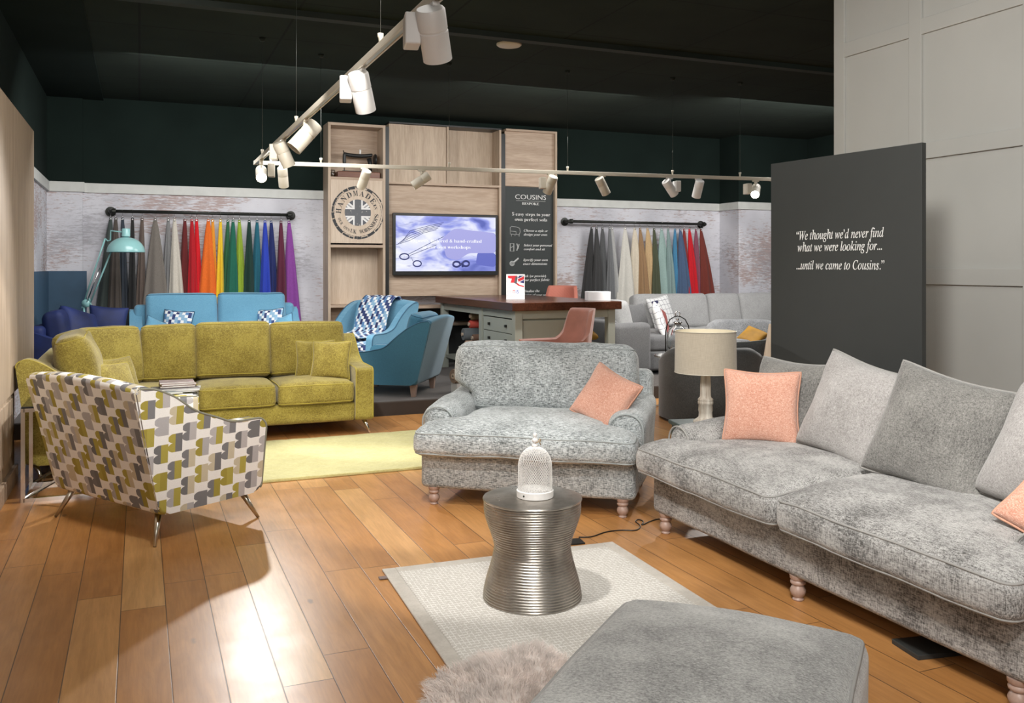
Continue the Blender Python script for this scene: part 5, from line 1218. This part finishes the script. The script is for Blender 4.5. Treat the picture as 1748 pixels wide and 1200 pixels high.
# ================================================================ DUCK EGG FLOOR LAMP
dF = 10.35
def PX(px, py, d=dF): return Vector(((px-CX)/F*d, d, EYE-(py-CY)/F*d))
base = PX(152, 460); base.z = ZP; base += Vector((-.02, .05, 0)); t = thing('floor_lamp', 'duck egg blue giant desk style floor lamp with a dome shade at the left', 'lamp', base)
lo = lambda px, py, dy=0: PX(px, py)+Vector((0, dy, 0))-base
el = lo(147, 518); hd_ = lo(184, 407)
bm = BM(); lathe(bm, [(0, 0), (.17, 0), (.17, .02), (.03, .035), (.02, .06), (0, .06)], 32); obj('base', bm, M['teal'], t, sharp=40)
bm = BM(); tube(bm, [(-.03, 0, .05), el+Vector((-.025, 0, -.03))], .010, 8); tube(bm, [(.05, .0, .05), el+Vector((.045, 0, -.03))], .010, 8); obj('lower_arm', bm, M['teal'], t)
bm = BM(); lathe(bm, [(.0, -.02), (.045, -.02), (.045, .02), (0, .02)], 20, el, Matrix.Rotation(PI/2, 4, 'X')); tube(bm, [el+Vector((-.05, 0, -.05)), el+Vector((.06, 0, -.02)), el+Vector((.04, 0, .05)), el+Vector((-.03, 0, .03))], .010, 8, True); obj('joint', bm, M['teal'], t)
bm = BM(); tube(bm, [el+Vector((-.02, 0, .03)), hd_+Vector((-.03, 0, 0))], .010, 8); tube(bm, [el+Vector((.05, 0, .01)), hd_+Vector((.06, 0, -.10))], .010, 8); obj('upper_arm', bm, M['teal'], t)
bm = BM(); tube(bm, [el+Vector((.02, -.02, .02)), el.lerp(hd_, .55)+Vector((.03, -.02, 0))], .007, 6); obj('spring', bm, M['chrome'], t)
sc2 = lo(215, 430)
bm = BM(); tube(bm, [hd_+Vector((-.03, 0, 0)), hd_+Vector((.0, 0, -.03)), hd_+Vector((.03, 0, -.02)), hd_+Vector((.035, 0, .09)), sc2+Vector((0, 0, .225))], .008, 8); obj('bracket', bm, M['teal'], t)
pr = [(.205-.205*(1-math.cos(i/14*PI/2)) if False else .205*math.cos(i/14*PI/2*.93), .172*math.sin(i/14*PI/2*.93)) for i in range(15)]
bm = BM(); lathe(bm, pr+[(.047, .180), (.046, .262), (.040, .270), (0, .272)], 48, sc2, cap=False); lathe(bm, [(r_*.97, z_*.97-.001) for r_, z_ in pr], 48, sc2, cap=False); tube(bm, [sc2+Vector((.203*math.cos(2*PI*i/40), .203*math.sin(2*PI*i/40), 0)) for i in range(40)], .004, 6, True); obj('lamp_shade', bm, M['teal'], t, sharp=50)

# ================================================================ PALE GREY CORNER SOFA AND WHAT IS ROUND IT
GS = W(11.0, 7.30, ZP); t = thing('corner_sofa', 'pale grey corner sofa at the far right below the right hand fabrics', 'sofa', GS, TH)
def GL(b, a): return Vector((b-7.30, a-11.0, 0))
def gseg(name, b0, b1, a0, a1, z0, z1, m, r=.04): bm = BM(); rbox(bm, (0, 0, 0), (b1-b0, a1-a0, z1-z0), r, (6, 6, 4), 3, lambda p: p+nz3(p, 3, .004)); v = GL((b0+b1)/2, (a0+a1)/2); return obj(name, bm, m, t, loc=(v.x, v.y, (z0+z1)/2))
mg, lg = M['mgrey'], M['lgrey']
gseg('base', 6.0, 9.6, 10.35, 11.5, .05, .30, mg); gseg('base', 5.45, 6.6, 9.75, 10.85, .05, .30, mg)
gseg('back_frame', 6.1, 9.6, 11.42, 11.6, .05, .78, lg); gseg('back_frame', 5.30, 5.50, 9.75, 10.9, .05, .70, mg)
gseg('arm', 5.37, 5.90, 9.62, 9.84, .05, .67, mg, .07)
v = GL(6.18, 10.1); box_cushion(t, 'seat_cushion', (v.x+.0, v.y, .38), (.84, .70, .18), mg, None, .05, .03, 1, .006)
v = GL(6.25, 10.95); box_cushion(t, 'seat_cushion', (v.x, v.y, .38), (.85, .85, .18), lg, None, .05, .03, 1, .006)
for i in range(3): v = GL(7.1+i*.85, 10.85); box_cushion(t, 'seat_cushion', (v.x, v.y, .38), (.84, .85, .18), lg, None, .05, .03, i, .006)
for b0, b1, an in ((6.58, 7.84, 0), (7.84, 8.42, 0), (8.42, 9.1, 0), (9.1, 9.6, 0)):
    v = GL((b0+b1)/2, 11.28); box_cushion(t, 'back_cushion', (v.x, v.y, .70), (b1-b0, .22, .52), lg, None, .07, .01, b0, .01, (8, 3, 8), rot=(math.radians(-12), 0, 0), side=.04)
for a_, dz in ((10.2, 0), (10.72, .02)):
    v = GL(5.72, a_); box_cushion(t, 'back_cushion', (v.x, v.y, .68+dz), (.50, .22, .50), lg, None, .07, .01, a_, .01, (8, 3, 8), rot=(math.radians(-14), 0, math.radians(84)), side=.04)
tt = fabric('white grid print', (.72, .72, .70), (.62, .62, .60), (40, 40, 40), (200, 200, 200), .1, bump=.1)
def grid_mat():
    t_ = NT('white cloth with drawn grey grid'); sep = t_.n('ShaderNodeSeparateXYZ'); t_.t.links.new(t_.coords(), sep.inputs[0]); e = []
    wv = t_.noise(t_.coords(), 6, 2)
    for i in (0, 2):
        f = t_.math('FRACT', t_.math('ADD', t_.math('DIVIDE', sep.outputs[i], .075), wv)); e.append(t_.math('LESS_THAN', f, .09))
    return t_.set(Base_Color=t_.mix(t_.math('MAXIMUM', e[0], e[1]), (.74, .74, .73), (.25, .25, .27)), Roughness=.9)
gmx = grid_mat()
cushion_thing('cushion', 'dark grey scatter cushion against the left end of the pale corner sofa', W(10.12, 6.02, ZP+.47), rt_(TH, 16, 24, 0), .48, .44, .15, mg, None, 'cushions on the pale corner sofa', 2)
cushion_thing('cushion', 'white cushion with thin grey grid lines leaning beside the dark grey scatter cushion', W(10.02, 6.34, ZP+.47), rt_(TH, 20, 55, -6), .46, .46, .13, gmx, None, 'cushions on the pale corner sofa', 3)
cushion_thing('cushion', 'brick red cushion showing only its corner behind the white grid cushions', W(10.5, 6.62, ZP+.47), rt_(TH, 20, 40, 25), .40, .40, .10, plain('brick red cloth', (.36, .10, .09), .85), None, 'cushions on the pale corner sofa', 4)
cg = W(11.02, 7.0, ZP+.48); cushion_thing('cushion', 'white grid cushion with a red and navy printed patch against the pale sofa back', cg, rt_(TH, 18, 16, -8), .50, .50, .14, gmx, None, 'cushions on the pale corner sofa', 5)
for nm, cc, zz_ in (('navy', (.03, .03, .08), .44), ('red', (.45, .02, .04), .385)):
    pass
def patch():
    root = [o for o in COL.objects if o.get('label', '').startswith('white grid cushion with a red')][0]
    for cc, z_, w_ in (((.03, .03, .09), .40, .13), ((.50, .02, .05), .335, .13)):
        bm = BM(); rbox(bm, (-.12, -.052, z_), (w_, .012, .05), .005, (3, 1, 1), 2); obj('printed_patch', bm, plain('patch print', cc, .8), root, label='printed patch')
patch()
# glass side table + glass cloche
GT = Vector((1.80, 9.62, 0)); gt_b = GT.copy(); gt_b.z = ZP if (-ST*0+0) else ZP
GTa = -ST*GT.x+CT*GT.y
t = thing('glass_table', 'small round glass side table between the dark armchair and the pale sofa', 'side table', (GT.x, GT.y, 0 if GTa < 8.85 else ZP), .3)
gh = .56-(0 if GTa < 8.85 else ZP)
bm = BM(); lathe(bm, [(0, gh-.012), (.27, gh-.012), (.272, gh-.006), (.27, gh), (0, gh)], 48); obj('glass_top', bm, gm, t, sharp=40)
bm = BM(); tube(bm, [(0, 0, .02), (0, 0, gh-.012)], .018, 12); obj('stem', bm, M['chrome'], t)
for i in range(3):
    a = 2*PI*i/3+PI*.93; bm = BM(); tube(bm, [(0, 0, .07), (.13*math.cos(a), .13*math.sin(a), .055), (.26*math.cos(a), .26*math.sin(a), .012)], .011, 8); obj('foot', bm, M['chrome'], t)
t = thing('glass_lantern', 'clear glass jar hanging in a dark metal hoop on the glass side table', 'lantern', (GT.x-.02, GT.y, .561))
bm = BM(); lathe(bm, [(.0, .02), (.09, .02), (.115, .05), (.12, .12), (.115, .22), (.09, .28), (.05, .315), (.035, .325), (.035, .345), (.032, .345), (.032, .325), (.048, .31), (.086, .276), (.111, .218), (.116, .12), (.111, .052), (.088, .024), (0, .024)], 36, cap=False); obj('glass_jar', bm, gm, t)
bm = BM(); tube(bm, [(-.13, 0, 0), (-.13, 0, .24), (-.115, 0, .32), (-.08, 0, .385), (-.03, 0, .415), (0, 0, .42), (.03, 0, .415), (.08, 0, .385), (.115, 0, .32), (.13, 0, .24), (.13, 0, 0)], .006, 8); lathe(bm, [(.0, 0), (.14, 0), (.14, .012), (0, .012)], 32); obj('hoop', bm, M['iron'], t)
bm = BM(); lathe(bm, [(.045, .345), (.05, .352), (.03, .362), (.012, .366), (.010, .38), (.016, .39), (0, .40)], 20); tube(bm, [(.025*math.cos(2*PI*i/16), 0, .445+.025*math.sin(2*PI*i/16)) for i in range(16)], .005, 6, True); obj('lid', bm, M['chrome'], t)
# dark tub chairs on the right
def tub(t, Wd, D, back_h, arm_h, m, seat_m, front=True, top_m=None):
    hw, hd = Wd/2, D/2
    bm = BM(); n_ = 40; prof = []
    def pt(i, o_, z_):
        a = -PI*.5+PI*i/n_; # half round back
        r_ = hw-o_
        return Vector((r_*math.sin(a), hd-hw+ (r_*math.cos(a)), z_))
    out_, in_ = [], []
    path = [Vector((-hw, -hd))]+[Vector((-hw, -hd+(2*hd-hw)*.5))]+[Vector((hw*math.sin(-PI/2+PI*i/n_)*1.0, hd-hw+hw*math.cos(-PI/2+PI*i/n_))) for i in range(n_+1)]+[Vector((hw, -hd+(2*hd-hw)*.5)), Vector((hw, -hd))]
    N = len(path); rows = []
    for j, (o_, zf) in enumerate(((.0, 0), (.0, .9), (.02, .97), (.06, 1.0), (.10, .99), (.135, .94), (.14, .3))):
        row = []
        for i, p in enumerate(path):
            back = sm(p.y, -hd*.1, hd*.75); top = arm_h+(back_h-arm_h)*back
            c = Vector((0, hd-hw)) if p.y > hd-hw else Vector((0, p.y)); d = (p-c).normalized() if (p-c).length > 1e-6 else Vector((1, 0))
            q_ = p-d*o_; row.append(bm.verts.new((q_.x, q_.y, .03+(top-.03)*zf)))
        rows.append(row)
    for r0, r1 in zip(rows, rows[1:]):
        for i in range(N-1): bm.faces.new((r0[i], r0[i+1], r1[i+1], r1[i]))
    for e in (0, -1): bm.faces.new([r[e] for r in rows])
    obj('shell', bm, m, t, sharp=60)
    bm = BM(); rbox(bm, (0, -.06, .20), (Wd-.26, D-.22, .34), .04, (6, 6, 3), 3); obj('seat_base', bm, m, t)
    box_cushion(t, 'seat_cushion', (0, -.05, .42), (Wd-.27, D-.24, .12), seat_m, None, .04, .03, 1, .005)
t = thing('tub_armchair', 'charcoal tub armchair with its back towards us behind the table lamp', 'armchair', (1.98, 8.86, 0), math.radians(168))
tub(t, 1.05, .92, .74, .62, M['dark'], M['dark'])
t = thing('tub_armchair', 'grey piled tub armchair facing us, partly hidden by the charcoal quotation panel', 'armchair', (2.88, 11.05, ZP), math.radians(-4))
tub(t, 1.1, .9, .70, .50, M['darkfluff'], M['darkfluff'])
cushion_thing('cushion', 'ochre yellow cushion tipped in the grey piled tub armchair', (2.80, 10.72, ZP+.45), rt_(0, 50, -20, 30), .30, .28, .12, M['mustard'], None, None, 3)
cushion_thing('cushion', 'charcoal cushion lying inside the charcoal tub armchair below the ochre one', (2.25, 8.88, .50), rt_(math.radians(168), 20, 0, 4), .60, .30, .14, M['dark'], M['greypipe'], None, 6)
